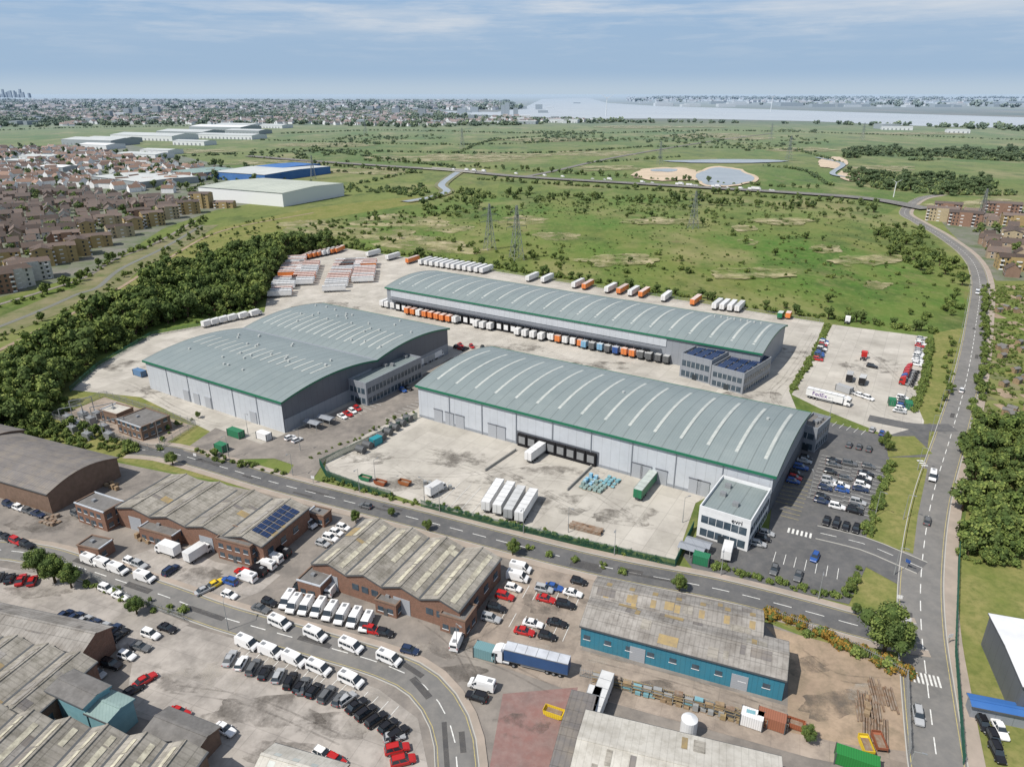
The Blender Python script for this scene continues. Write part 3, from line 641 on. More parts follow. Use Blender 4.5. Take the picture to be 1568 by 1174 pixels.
T1=(.47,.35,.17);T2=(.52,.43,.28);T3=(.33,.2,.14);T4=(.68,.66,.62)
for a in [(95,400,20,13,4,35,T1),(122,390,18,13,4,125,T1),(150,377,20,12,3,35,T1),(185,362,20,12,3,38,T2),(205,350,20,12,3,128,T1),(235,345,18,12,4,38,T1),(258,335,18,12,4,38,T2),(290,327,20,12,4,30,T1),(310,318,20,14,5,0,T1),(345,318,20,10,2,0,T1),(170,345,20,11,3,30,T2),(215,335,20,11,3,30,T3),(135,355,18,11,3,120,T1),(105,372,18,11,3,30,T3),
          (20,440,20,14,4,60,T4),(50,427,22,13,4,40,T4),(30,420,18,12,3,130,T1),(-20,450,30,12,4,40,T3),(5,405,22,12,3,40,T1),(70,405,18,12,4,120,T1),
          (1440,338,26,12,4,-30,T2),(1475,345,26,12,4,-30,T3),(1450,325,24,12,3,-30,T3),(1530,335,30,13,5,-25,T3),(1555,350,24,13,4,-25,T1),(1545,375,24,12,4,60,T2),(1590,370,30,12,4,60,T3),(1550,412,20,12,3,-20,T1),(1590,415,30,12,3,-20,T1)]: apartment(*a)
def inpoly(x,y,P):
    c=False;j=len(P)-1
    for i in range(len(P)):
        if (P[i].y>y)!=(P[j].y>y) and x<(P[j].x-P[i].x)*(y-P[i].y)/(P[j].y-P[i].y)+P[i].x: c=not c
        j=i
    return c
gardens=[]
def estate(px,rot,dx,dy,cols):
    RP=[G(*q) for q in px]; minx=min(q.x for q in RP);maxx=max(q.x for q in RP);miny=min(q.y for q in RP);maxy=max(q.y for q in RP)
    ca,sa=math.cos(rot),math.sin(rot); cnt=0
    for i in range(-70,70):
        for j in range(-30,30):
            u=i*dx+R.uniform(-1.5,1.5); v=j*dy+R.uniform(-1,1)+10*math.sin(i*.2+j)
            x=(minx+maxx)/2+u*ca-v*sa; y=(miny+maxy)/2+u*sa+v*ca
            if not inpoly(x,y,RP): continue
            if R.random()<.22: gardens.append((x,y,0,R.uniform(3,5))); continue
            if R.random()<.9: gardens.append((x+7,y+10,0,R.uniform(2,4.6)))
            place(HM[cnt%3],'house',(x,y,0),rot+R.choice([0,0,0,math.pi/2])+R.uniform(-.06,.06),color=R.choice(cols)); cnt+=1
HC=[(.3,.2,.15),(.38,.29,.21),(.6,.57,.52),(.28,.19,.14)]
estate([(-120,305),(0,292),(110,290),(210,305),(290,312),(240,335),(160,345),(90,375),(0,405),(-120,440)],.55,12.5,23,HC)
estate([(1465,328),(1568,332),(1700,335),(1700,420),(1540,425),(1505,385),(1480,352)],-.45,13,22,[(.4,.28,.2),(.48,.38,.27),(.3,.2,.15)])
# ---------------------------------------------------------------- vegetation
def leafball(mb,c,r,n,ls,rr,m,flat=1.0):
    for _ in range(n):
        d=Vector((rr.gauss(0,1),rr.gauss(0,1),rr.gauss(0,1))).normalized()
        k=r*(rr.uniform(.55,1.08)); p=c+Vector((d.x*k,d.y*k,d.z*k*flat))
        nn=(d*.8+Vector((rr.gauss(0,1),rr.gauss(0,1),rr.gauss(0,1)))*.45).normalized()
        u=nn.cross(Vector((rr.gauss(0,1),rr.gauss(0,1),rr.gauss(0,1)))).normalized(); v=nn.cross(u); s=ls*rr.uniform(.6,1.3)
        mb.face([p-u*s*.5,p+v*s*.4,p+u*s*.5,p-v*s*.4],m)
def ico(mb,c,r,m,rr):
    n=6
    rings=[[(c+Vector((math.cos(2*math.pi*i/n)*math.sin(t)*r*rr.uniform(.8,1.1),math.sin(2*math.pi*i/n)*math.sin(t)*r*rr.uniform(.8,1.1),math.cos(t)*r))) for i in range(n)] for t in (.35,1.0,1.7,2.5)]
    for a in range(3):
        for i in range(n):
            j=(i+1)%n; mb.face([rings[a][i],rings[a+1][i],rings[a+1][j],rings[a][j]],m)
    mb.face(rings[0],m)
def tree_mesh(seed,R0=1.0,HH=1.9,trunk=.5,nc=11,nl=66,ls=.2,leaf='leaf'):
    rr=random.Random(seed); mb=MB()
    mb.cyl((0,0,0),.09,trunk+.3,'bark',n=6,r2=.05)
    for i in range(nc):
        a=2*math.pi*i/nc*1.7+rr.uniform(-.4,.4); rad=R0*rr.uniform(.15,.75); z=trunk+(HH-trunk)*rr.uniform(.15,.85)
        k=1-abs((z-trunk)/(HH-trunk)-.42)*.9
        c=Vector((math.cos(a)*rad*k,math.sin(a)*rad*k,z)); r=rr.uniform(.22,.44)*R0
        if i<6: mb.beam((0,0,trunk*.8),c,.05,'bark')
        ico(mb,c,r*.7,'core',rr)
        leafball(mb,c,r,nl,ls,rr,leaf if rr.random()<.7 or leaf=='leafo' else 'leafd',.85)
    return mb.mesh('tree')
def bush_mesh(seed,nc=6,nl=50,ls=.24,leaf='leaf'):
    rr=random.Random(seed); mb=MB()
    for i in range(nc):
        a=rr.uniform(0,6.3); rad=rr.uniform(0,.75); c=Vector((math.cos(a)*rad,math.sin(a)*rad,rr.uniform(.2,.6))); r=rr.uniform(.25,.5)
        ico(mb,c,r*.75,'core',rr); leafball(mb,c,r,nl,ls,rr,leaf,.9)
    return mb.mesh('bush')
TM=[tree_mesh(i) for i in (1,2,3)]+[tree_mesh(4,leaf='leafd'),tree_mesh(5,HH=2.6)]
TN=[tree_mesh(11,nc=26,nl=240,ls=.085),tree_mesh(12,nc=24,nl=240,ls=.085),tree_mesh(13,nc=24,nl=240,ls=.085,HH=2.3)]
BM=[bush_mesh(i) for i in (1,2,3)]; BO=bush_mesh(8,leaf='leafo'); BD=bush_mesh(9,leaf='leafd'); BF=[bush_mesh(20,5,18,.4),bush_mesh(21,5,18,.4,'leafd'),bush_mesh(22,3,20,.4,'leafd')]
def inst(name,pts,meshes):
    e=empty(name); R.shuffle(pts)
    for k,me in enumerate(meshes):
        sub=pts[k::len(meshes)]
        if not sub: continue
        v=[];f=[]
        for x,y,z,s in sub:
            a=R.uniform(0,6.28); b=len(v)
            for q in range(4):
                t=a+q*math.pi/2; v.append((x+s*.7071*math.cos(t),y+s*.7071*math.sin(t),z))
            f.append((b,b+1,b+2,b+3))
        m=bpy.data.meshes.new(name+'_points'); m.from_pydata(v,[],f)
        o=bpy.data.objects.new('scatter',m); C.objects.link(o); o.parent=e
        o.instance_type='FACES'; o.use_instance_faces_scale=True; o.show_instancer_for_render=False
        c=bpy.data.objects.new('plant',me); C.objects.link(c); c.parent=o; c.color=(.34,.22,.16,1)
def scat(px,n,s0,s1,mind=0,z=0,wclump=0,th=.12):
    P=[G(*q) for q in px]; x0=min(q.x for q in P);x1=max(q.x for q in P);y0=min(q.y for q in P);y1=max(q.y for q in P)
    out=[];t=0;cell={}
    while len(out)<n and t<n*30:
        t+=1; x=R.uniform(x0,x1);y=R.uniform(y0,y1)
        if not inpoly(x,y,P): continue
        if wclump and noise.noise(Vector((x*wclump,y*wclump,3.3)))+.35*noise.noise(Vector((x*wclump*4,y*wclump*4,8)))<th: continue
        if mind:
            k=(int(x/mind),int(y/mind))
            if k in cell: continue
            cell[k]=1
        out.append((x,y,z,s0+(s1-s0)*R.random()**1.6))
    return out
def line(px,sp,s0,s1,jit=1.0,z=0):
    P=path(px,3); out=[];d=0;nx=0
    for i in range(len(P)-1):
        a,b=P[i],P[i+1];L=(b-a).length
        while nx<d+L:
            q=a+(b-a)*((nx-d)/L); out.append((q.x+R.uniform(-jit,jit),q.y+R.uniform(-jit,jit),z,R.uniform(s0,s1))); nx+=sp*R.uniform(.6,1.4)
        d+=L
    return out
inst('woodland',scat([(-80,615),(0,585),(60,548),(165,482),(260,428),(350,398),(430,382),(500,378),(520,382),(440,396),(408,440),(400,468),(330,482),(232,500),(150,548),(95,597),(60,650),(0,655),(-80,660)],980,2.4,7.6,4.4),TM)
inst('woodland_edge',scat([(-80,600),(0,565),(60,530),(165,462),(260,410),(350,380),(430,366),(540,366),(560,378),(440,396),(412,445),(400,474),(330,490),(232,508),(150,556),(95,604),(60,655),(-80,665)],520,1.2,3.8,3),BM+BM+TM[:2])
inst('garden_trees',gardens,TM[:4])
inst('shrubs',scat([(0,600),(100,580),(100,640),(215,690),(180,700),(0,660)],150,1.2,3,2.5)+scat([(300,690),(360,700),(420,718),(440,730),(340,712)],26,.8,1.6)+scat([(-80,640),(60,640),(90,660),(-60,690)],60,2,4,3)+line([(480,700),(560,665),(640,628)],3,.6,1.2,.8)+line([(300,640),(260,660),(245,690)],3,.8,1.6,1),BM+TM[:1])
inst('bank_shrubs',scat([(80,520),(160,462),(240,405),(330,352),(420,330),(430,350),(330,375),(240,425),(130,510)],90,.8,2.4)+line([(0,470),(60,455),(120,432),(180,395),(260,365),(320,335)],5,1.5,3.8,3)+line([(0,520),(75,485),(130,462),(190,425),(250,392),(310,352)],6,1.0,2.6,3),BM+TM[:2])
inst('marsh_shrubs',scat([(640,397),(560,374),(640,340),(720,305),(1340,322),(1460,395),(1460,470),(1270,490),(850,428)],330,.8,3.4,0,0,.009,.2)+scat([(850,400),(1250,360),(1450,420),(1430,500),(1050,455)],60,1.3,3.6,9)+scat([(640,300),(740,290),(740,335),(650,335)],90,2,5,4)+scat([(700,372),(860,378),(860,425),(700,395)],40,1.5,3.5,4)+scat([(440,352),(560,330),(700,318),(640,340),(540,370)],90,1.2,3.6,5)+scat([(940,330),(1000,318),(1040,335),(980,350)],25,1.5,4,4)+scat([(1330,345),(1420,380),(1420,420),(1350,390)],40,1.5,4,4),BM+BM+TM[:2])
inst('marsh_scrub',scat([(640,397),(500,362),(640,320),(720,300),(1340,322),(1460,395),(1460,470),(1270,490),(850,428)],1500,.35,1.4,0,0,.014,.02),BF)
inst('hedge',line([(640,393),(850,424),(1060,456),(1180,477),(1270,488),(1425,509)],2.3,1.4,3.6,1.8)+line([(520,378),(640,393)],3,2,3,1)+line([(800,392),(1000,410),(1100,430)],9,1.2,2.4,6),BM+[TM[3]])
inst('hedge',line([(1268,500),(1245,545),(1212,598)],1.3,1.3,1.9,.7)+line([(1425,520),(1415,580),(1398,630)],1.4,1.4,2.4,.7)+line([(1365,712),(1345,770),(1325,818)],1.4,1.2,2.2,.9)+line([(1095,868),(1180,890),(1290,915),(1312,870)],1.3,1.0,1.8,.6),BM)
inst('roadside_hedge',line([(655,772),(760,800),(860,824),(1020,862)],1.7,.9,1.6,.5)+line([(790,835),(900,865),(980,882)],5,1.1,1.8,.6)+line([(500,735),(560,752),(640,775)],2.5,.9,1.5,.6)+line([(130,890),(190,915),(285,945)],3,1.0,1.9,1),BM)
inst('bronze_hedge',line([(1172,945),(1230,962),(1300,995),(1345,1015),(1385,1030)],1.0,1.6,2.7,1.0),[BO,BO,BO,BM[0]])
inst('hillside_trees',scat([(1475,670),(1530,655),(1568,660),(1640,700),(1640,860),(1540,860),(1480,850),(1470,800)],190,2.0,4.8,2.8),[TM[0],TM[1],TM[4]])
inst('roadside_trees',scat([(1330,350),(1400,345),(1475,410),(1478,470),(1440,510),(1440,450)],110,1.6,4.6,4)+line([(1508,440),(1505,560),(1488,650)],3.5,1.2,2.8,1.2)+line([(1495,345),(1525,400)],8,2,3,3)+scat([(1465,830),(1530,845),(1560,870),(1475,860)],30,1.2,2.8)+line([(1455,520),(1450,600),(1430,640)],7,1,2,2),TM[:3]+BM)
inst('allotment_plants',scat([(1518,436),(1600,436),(1620,650),(1508,650)],700,.5,1.7),BM)
inst('carriageway_hedge',line([(480,252),(650,266)],5,2,4.5,4)+line([(735,275),(800,280),(1000,292),(1200,304),(1340,316)],5,2,4.5,4)+line([(560,246),(690,254),(1000,275),(1250,289)],9,2.5,5,5)+scat([(740,295),(900,298),(1100,306),(1340,320),(1340,326),(1000,312),(740,304)],170,2,5,4),BM+TM[:2])
inst('heath_wood',scat([(1290,232),(1420,222),(1568,225),(1750,235),(1750,300),(1440,300),(1300,285)],2300,3,7,0,0,.003,-.05),BF+TM[3:4])
inst('field_hedges',sum([line(l,9,2.0,6,3) for l in [[(280,240),(500,232),(800,235),(1000,225)],[(400,215),(700,222),(900,215)],[(430,205),(600,200),(850,205),(1100,200)],[(900,250),(1050,240)],[(700,235),(760,215),(900,205)],[(1000,225),(1200,230),(1290,250)],[(1100,200),(1300,205),(1568,215)],[(500,295),(560,280),(640,262)],[(500,232),(600,245),(700,258)],[(0,200),(120,196),(400,192)],[(1170,254),(1230,262),(1270,285)]]],[]) + scat([(300,240),(600,200),(1250,200),(1290,240),(700,255)],800,2,7,0,0,.0035,.28)+scat([(500,262),(640,270),(660,295),(560,320)],120,2,5,0,0,.01,.1),BF)
inst('distant_trees',scat([(-200,205),(0,196),(400,190),(640,196),(900,189),(1250,190),(1700,206),(1700,198),(1300,191),(900,185),(700,178),(640,166),(-200,168)],4600,8,22),BF)
inst('distant_woods',scat([(-300,169),(800,169),(780,156),(-300,154)],3200,20,45)+scat([(960,157),(1700,170),(1700,150),(1000,149)],1100,25,60,0,0,.0004,.05),BF)
inst('residential_trees',scat([(-300,300),(-300,225),(100,225),(380,258),(500,285),(330,305),(110,280)],1300,3.5,7),BF+TM[:1])
inst('distant_town',scat([(-200,205),(0,196),(400,190),(640,194),(900,187),(850,182),(700,178),(640,166),(-200,168)],4000,.9,1.8,0,0,.0016,.0),[HD])
inst('distant_town',scat([(-300,169),(780,169),(760,156),(-300,154)],2200,2,4)+scat([(960,158),(1700,171),(1700,150),(960,150)],800,2,4,0,0,.0006,.05),[HD])
inst('distant_houses',scat([(-300,300),(-300,228),(100,228),(350,262),(250,300),(110,288)],650,.9,1.2,12),[HD])
tw=MB()
for x,y,w,h in [(773,176,26,62),(767,176,22,50),(786,178,25,40),(720,172,50,30),(700,175,50,30),(640,178,40,35),(600,176,40,35),(205,176,30,40),(235,176,30,45),(190,178,30,35),(160,180,30,30),(820,168,50,35),(470,178,30,35),(560,170,50,30),(1350,198,60,15)]:
    g0=G(x,y); tw.box(g0.x,g0.x+w,g0.y,g0.y+w,0,h,'hgrey')
for i in range(160):
    g0=G(R.uniform(0,1568),R.uniform(157,192)) ; s=g0.y/3000
    if (g0.x<300 or g0.y>8500): tw.box(g0.x,g0.x+R.uniform(15,50)*s,g0.y,g0.y+50,0,R.uniform(8,20),'hwhite' if R.random()<.35 else 'hgrey')
for i in range(40):
    g0=G(R.uniform(1000,1568),R.uniform(158,165)); tw.box(g0.x,g0.x+R.uniform(60,220),g0.y,g0.y+90,0,R.uniform(15,30),'hwhite' if R.random()<.6 else 'hgrey')
tw.obj('distant_buildings')
tw=MB()
for i in range(30):
    g0=G(R.uniform(-10,45),R.uniform(149,150)); tw.box(g0.x,g0.x+R.uniform(30,60),g0.y,g0.y+45,0,R.uniform(100,240)*R.choice([1,.6,.75]),'skyline')
tw.obj('city_skyline')
def tree(x,y,s,i=0,sc=None): place(TN[i%3],'tree',G(x,y),R.uniform(0,6),scale=sc or s)
for x,y,s in [(1352,1003,6.0),(1378,996,3.6),(85,892,4.2),(60,880,3.8),(110,900,3),(265,712,2.6),(210,940,2.4),(1360,690,2.2),(1350,682,1.8),(1235,1135,1.8),(1040,905,2.2),(545,800,1.8),(655,812,1.8),(785,850,2.2),(600,790,1.4),(1310,940,1.4),(1300,905,1.6)]: tree(x,y,s,int(x))
place(TN[2],'tree',G(1355,688),0,scale=(1.6,1.6,3.0))
# ---------------------------------------------------------------- fences
def fence(name,px,h,m,sp=.35,w=.07):
    P=[]
    for i in range(len(px)-1):
        a,b=G(*px[i]),G(*px[i+1]); n=max(1,int((b-a).length/sp))
        P+= [a+(b-a)*k/n for k in range(n)]
    mb=MB()
    for i,q in enumerate(P):
        mb.box(q.x-w/2,q.x+w/2,q.y-w/2,q.y+w/2,0,h,m)
        if i%8==0: mb.box(q.x-.07,q.x+.07,q.y-.07,q.y+.07,0,h+.1,m)
    for i in range(0,len(P)-8,8):
        for z in (.4,h-.4): mb.beam((P[i].x,P[i].y,z),(P[i+8].x,P[i+8].y,z),.06,m)
    mb.obj(name)
fence('palisade_fence',[(490,712),(500,730),(560,752),(600,762)],2.4,'gfence',.3,w=.13); fence('palisade_fence',[(645,776),(760,806),(900,838),(1033,868),(1062,808)],2.4,'gfence',.3,w=.13)
fence('palisade_fence',[(492,712),(560,680),(640,640)],2.4,'gfence',.3,w=.13)
fence('palisade_fence',[(108,600),(150,563),(232,515),(330,497),(405,480)],2.4,'gfence',.6,w=.1)
fence('palisade_fence',[(78,640),(160,606),(300,652),(238,692),(78,640)],2.4,'galv',.5,w=.07)
fence('steel_fence',[(640,399),(850,432),(1060,464),(1262,496)],2.4,'galv',.8)
fence('steel_fence',[(1468,840),(1462,1000),(1475,1174)],2.2,'gfence',.4)
fence('steel_fence',[(888,1035),(1000,1062),(1110,1092),(1180,1112)],2.2,'galv',.35)
fence('steel_fence',[(130,880),(200,920),(290,952)],2,'galv',.4)
fence('steel_fence',[(1175,940),(1290,985),(1388,1038),(1392,1160)],2.2,'galv',.4)
fence('retaining_wall',[(790,690),(742,722)],1.0,'kerb',.25,w=.3); fence('retaining_wall',[(905,716),(868,752)],1.0,'kerb',.25,w=.3)
# ---------------------------------------------------------------- vehicles
def wheel(mb,x,y,r,w):
    mb.cyl((x,y-w/2,r),r,w,'black','y',12); s=1 if y>0 else -1; yy=y+s*(w/2+.005); mb.cyl((x,min(yy,yy+s*.02),r),r*.55,.02,'grey','y',8)
def loft(mb,st,m):
    rings=[]
    for x,w,zb,zs,zt in st: rings.append([(x,-w*.9,zb),(x,-w,zb+.2),(x,-w,zs),(x,-w*.86,zt),(x,w*.86,zt),(x,w,zs),(x,w,zb+.2),(x,w*.9,zb)])
    for a,b in zip(rings,rings[1:]):
        for i in range(8): j=(i+1)%8; mb.face([a[i],b[i],b[j],a[j]],m)
    mb.face(rings[0],m); mb.face(rings[-1][::-1],m)
def car_mesh(kind):
    mb=MB()
    L,hr,xb,xr,xrf,xf={'hatch':(4.1,1.48,-1.95,-1.6,.25,.95),'saloon':(4.7,1.42,-1.75,-1.1,.2,.95),'suv':(4.6,1.68,-2.15,-1.95,.3,1.0)}[kind]
    h=L/2; zt=.95 if kind!='suv' else 1.05
    loft(mb,[(-h,.74,.38,.6,.72),(-h+.12,.86,.24,.75,zt-.05),(-h+.9,.9,.2,.8,zt),(.9,.9,.2,.8,zt),(h-.6,.88,.22,.72,zt-.1),(h-.12,.82,.26,.62,zt-.22),(h,.68,.36,.52,zt-.36)],'paint')
    zb=zt-.02; wb,wr=.79,.62
    q=lambda x,y,z:(x,y,z)
    mb.face([q(xf,-wb,zb),q(xf,wb,zb),q(xrf,wr,hr-.04),q(xrf,-wr,hr-.04)],'glass'); mb.face([q(xb,wb,zb),q(xb,-wb,zb),q(xr,-wr,hr-.04),q(xr,wr,hr-.04)],'glass')
    for s in (-1,1):
        mb.face([q(xb,s*wb,zb),q(xf,s*wb,zb),q(xrf,s*wr,hr-.04),q(xr,s*wr,hr-.04)][::s],'glass')
        for t in (0,.48,.95):
            x0=xb+(xf-xb)*t;x1=xr+(xrf-xr)*t; mb.face([q(x0,s*(wb+.012),zb),q(x0+.13,s*(wb+.012),zb),q(x1+.1,s*(wr+.012),hr-.03),q(x1,s*(wr+.012),hr-.03)][::s],'paint')
    loft(mb,[(xr-.05,wr-.08,hr-.06,hr-.04,hr-.02),(xr+.15,wr,hr-.08,hr-.03,hr+.02),(xrf-.15,wr,hr-.08,hr-.03,hr+.02),(xrf+.03,wr-.05,hr-.06,hr-.04,hr-.01)],'paint')
    for s in (-1,1):
        for x in (-h+.8,h-.85): wheel(mb,x,s*.8,.32,.2)
        mb.box(h-.1,h-.03,s*.6-.15,s*.6+.15,.55,.68,'lamp'); mb.box(-h-.01,-h+.06,s*.62-.14,s*.62+.14,.6,.78,'red')
        mb.box(xf-.25,xf-.1,s*.98-.09,s*.98+.09,zb,zb+.12,'paint')
    return mb.mesh('car')
def van_mesh(kind):
    mb=MB(); L=5.5 if kind!='minivan' else 4.8; h=2.35 if kind!='minivan' else 1.95; a=-L/2
    f=L/2
    prof=[(a,.4),(a,h-.2),(a+.15,h),(f-1.9,h),(f-1.5,h-.1),(f-.8,1.3),(f-.1,1.05),(f,.8),(f,.4)]
    yw=lambda z:.98-max(0,z-1.2)*.1
    n=len(prof)
    for i in range(n):
        j=(i+1)%n;p0,p1=prof[i],prof[j]; m='glass' if i==4 else ('black' if i==n-1 else 'paint')
        mb.face([(p0[0],-yw(p0[1]),p0[1]),(p1[0],-yw(p1[1]),p1[1]),(p1[0],yw(p1[1]),p1[1]),(p0[0],yw(p0[1]),p0[1])],m)
    for s in (-1,1):
        mb.face([(p[0],s*yw(p[1]),p[1]) for p in prof],'paint')
        e=.015
        mb.face([(f-1.75,s*(yw(h-.4)+e),h-.4),(f-.98,s*(yw(1.35)+e),1.35),(f-1.9,s*(yw(1.35)+e),1.35),(f-1.95,s*(yw(h-.4)+e),h-.4)],'glass')
        if kind=='minibus':
            for k in range(3):
                x=f-2.1-k*1.05; mb.face([(x,s*(yw(h-.4)+e),h-.4),(x,s*(yw(1.35)+e),1.35),(x-.95,s*(yw(1.35)+e),1.35),(x-.95,s*(yw(h-.4)+e),h-.4)],'glass')
        for x in (a+.95,f-.9): wheel(mb,x,s*.86,.36,.24)
        mb.box(f-.05,f+.02,s*.7-.16,s*.7+.16,.75,.95,'lamp'); mb.box(a-.02,a+.04,s*.85-.08,s*.85+.08,.9,1.4,'red'); mb.box(f-1.2,f-1.05,s*1.1-.12,s*1.1+.12,1.3,1.55,'black')
    mb.box(a-.03,a-.005,-.7,.7,1.35,h-.45,'glass'); mb.box(f-.02,f+.05,-.9,.9,.4,.62,'black'); mb.box(a+.5,a+1.5,-.4,.4,h+.003,h+.05,'grey')
    return mb.mesh('van')
def trailer_mesh(L=13.6,wh=3):
    mb=MB(); a=-L/2
    mb.box(a,-a,-1.27,1.27,1.15,3.95,'trpaint',mtop='trroof',bottom=True)
    for s in (-1,1):
        mb.box(a,-a,s*1.3-.03,s*1.3+.03,3.84,4.0,'grey'); mb.box(a,-a,s*1.2-.08,s*1.2+.08,1.0,1.14,'darksteel')
        for k in range(wh): wheel(mb,a+1.6+k*1.35,s*1.05,.5,.36)
        mb.box(-a-2.6,-a-2.4,s*.8-.08,s*.8+.08,.05,1.1,'grey'); mb.box(a+4.8 if wh==3 else a+2,-a-3.6,s*1.1-.03,s*1.1+.03,.5,1.0,'grey')
    for x in (a-.03,-a+.0): mb.box(x,x+.03,-1.22,1.22,1.2,3.85,'trpaint')
    for k in range(1,6):
        x=a+L*k/6; mb.box(x-.04,x+.04,-1.2,1.2,3.955,3.985,'grey')
    mb.box(a-.06,a-.035,-.03,.03,1.2,3.85,'darksteel'); mb.box(-a+.04,-a+.5,-.8,.8,2.7,3.6,'wpaint'); mb.box(a,-a,-.45,.45,.8,1.0,'darksteel')
    return mb.mesh('trailer')
def tractor_mesh():
    mb=MB()
    prof=[(.5,.5),(.5,3.2),(.8,3.7),(1.6,3.6),(2.6,3.0),(2.75,1.9),(2.8,.5)]
    n=len(prof)
    for i in range(n):
        j=(i+1)%n;p0,p1=prof[i],prof[j]; mb.face([(p0[0],-1.2,p0[1]),(p1[0],-1.2,p1[1]),(p1[0],1.2,p1[1]),(p0[0],1.2,p0[1])],'glass' if i==4 else 'paint')
    for s in (-1,1):
        mb.face([(p[0],s*1.2,p[1]) for p in prof],'paint'); mb.box(1.5,2.5,s*1.21-.01,s*1.21+.01,1.9,2.7,'glass'); mb.box(2.5,2.7,s*1.4-.1,s*1.4+.1,1.9,2.6,'black')
        for x in (2.0,-2.0): wheel(mb,x,s*1.05,.5,.34)
        mb.cyl((-1.0,s*.95,.7),.3,1.4,'grey','x',10); mb.box(2.78,2.84,s*.9-.2,s*.9+.2,.8,1.05,'lamp')
    mb.box(-3,.5,-.4,.4,.75,1.0,'darksteel'); mb.box(-2.5,-1.5,-.5,.5,1.0,1.15,'black'); mb.box(2.78,2.88,-1.2,1.2,.35,.7,'darksteel')
    return mb.mesh('tractor')
def rigid_mesh():
    mb=MB()
    mb.box(-3.6,1.7,-1.2,1.2,1.0,3.5,'trpaint',mtop='trroof',bottom=True)
    prof=[(1.85,.5),(1.85,2.6),(2.9,2.5),(3.5,1.5),(3.6,.5)]
    for i in range(5):
        j=(i+1)%5;p0,p1=prof[i],prof[j]; mb.face([(p0[0],-1.05,p0[1]),(p1[0],-1.05,p1[1]),(p1[0],1.05,p1[1]),(p0[0],1.05,p0[1])],'glass' if i==2 else 'paint')
    for s in (-1,1):
        mb.face([(p[0],s*1.05,p[1]) for p in prof],'paint'); mb.box(2.2,3.0,s*1.06-.01,s*1.06+.01,1.5,2.2,'glass')
        for x in (-2.4,2.7): wheel(mb,x,s*.95,.42,.28)
    mb.box(-3.6,1.8,-.45,.45,.7,.98,'darksteel'); return mb.mesh('truck')
CM={k:car_mesh(k) for k in ('hatch','saloon','suv')}
VM={'van':van_mesh('van'),'minibus':van_mesh('minibus'),'minivan':van_mesh('minivan'),'trailer':trailer_mesh(),'tractor':tractor_mesh(),'rigid':rigid_mesh()}
W=(.75,.75,.75);K=(.015,.015,.018);SI=(.38,.39,.4);GR=(.12,.125,.13);RD=(.42,.02,.02);BL=(.03,.09,.3);DB=(.02,.035,.08);OR=(.72,.22,.06);YE=(.7,.5,.03);GN=(.02,.17,.08);LB=(.2,.4,.58)
CC=[W,K,SI,GR,K,DB,W,GR,RD,SI,BL,K,K,GR]
NM={'van':'parked_van','minibus':'parked_minibus','minivan':'parked_van','trailer':'semi_trailer','tractor':'truck_tractor','rigid':'box_truck'}
def hd(x,y,d):
    if isinstance(d,tuple): a=G(x,y);b=G(x+d[0],y+d[1]); return math.atan2(b.y-a.y,b.x-a.x)
    return math.radians(d)
def V(kind,x,y,d,col=None,z=.11):
    p=G(x,y); p.z=z; r=hd(x,y,d)+R.uniform(-.03,.03)
    if kind=='car': return place(CM[R.choice(['hatch','hatch','saloon','suv'])],'parked_car',p,r,color=col or R.choice(CC))
    return place(VM[kind],NM[kind],p,r,color=col or W)
def row(kind,x0,y0,x1,y1,sp,d,cols=None,skip=.0,z=.11):
    a=G(x0,y0);b=G(x1,y1);n=max(1,round((b-a).length/sp)); r=hd(x0,y0,d)
    for i in range(n+1):
        if R.random()<skip: continue
        p=a+(b-a)*i/n; p.z=z; rr=r+R.uniform(-.03,.03); col=R.choice(cols) if cols else (R.choice(CC) if kind=='car' else W)
        p+=Vector((math.cos(r),math.sin(r),0))*R.uniform(-.3,.3)
        if kind=='car': place(CM[R.choice(['hatch','hatch','saloon','suv'])],'parked_car',p,rr,color=col)
        else: place(VM[kind],NM[kind],p,rr,color=col)
PE=60
OW=[OR,W,W,OR,W]
row('trailer',634,478,706,492,3.9,PE,[OR,OR,W]);row('trailer',738,498,758,502,4,PE);row('trailer',800,510,836,517,4.2,PE);row('trailer',852,518,896,527,4.1,PE,[W,OR,W,OR])
row('trailer',902,529,1026,552,4.1,PE,[LB,SI,OR,GR,OR,BL]);row('trailer',596,467,612,470,4.5,PE)
row('trailer',652,404,745,417,4.6,PE,skip=.1)
for x,y in [(815,429),(838,431),(885,439),(900,441),(935,446),(953,448),(970,451),(986,453),(1020,459),(1065,465),(572,392),(602,397),(632,402)]: V('trailer',x,y,PE,R.choice([W,W,W,OR]))
row('trailer',1098,471,1132,475,4.6,PE)
row('trailer',472,396,520,386,4.2,75,[OR,OR,W]);row('trailer',455,400,428,455,4.5,10,OW,.05);row('trailer',475,408,462,440,4.8,10,OW,.1)
row('trailer',530,405,512,447,4.6,10,[OR,W,W,W],.05);row('trailer',562,405,556,433,4.4,10,[OR,W,OR],.05);row('trailer',545,404,536,414,4.6,10,[OR,W])
row('rigid',320,500,345,494,5,PE);row('rigid',358,491,392,484,5.5,PE)
V('trailer',825,697,58,W);V('trailer',988,752,PE,GN);row('trailer',755,768,806,784,4.2,72,[W,SI])
tr=V('trailer',1262,614,(40,10),(.75,.75,.75));V('tractor',1290,620,(40,10),W)
text('FedEx',2.3,(-4.5,-1.31,1.75),(math.pi/2,0,0),'purple',tr,'lettering')
V('trailer',822,1022,(-60,-14),(.03,.08,.2));V('tractor',775,1013,(-60,-14),W)
V('trailer',898,1115,(-14,40),W);V('trailer',915,1090,(-14,40),W)
V('rigid',258,848,(-30,-10),W);V('rigid',305,853,(28,-18),W);V('rigid',668,755,(30,-18),W);V('rigid',1113,850,(8,-30),W)
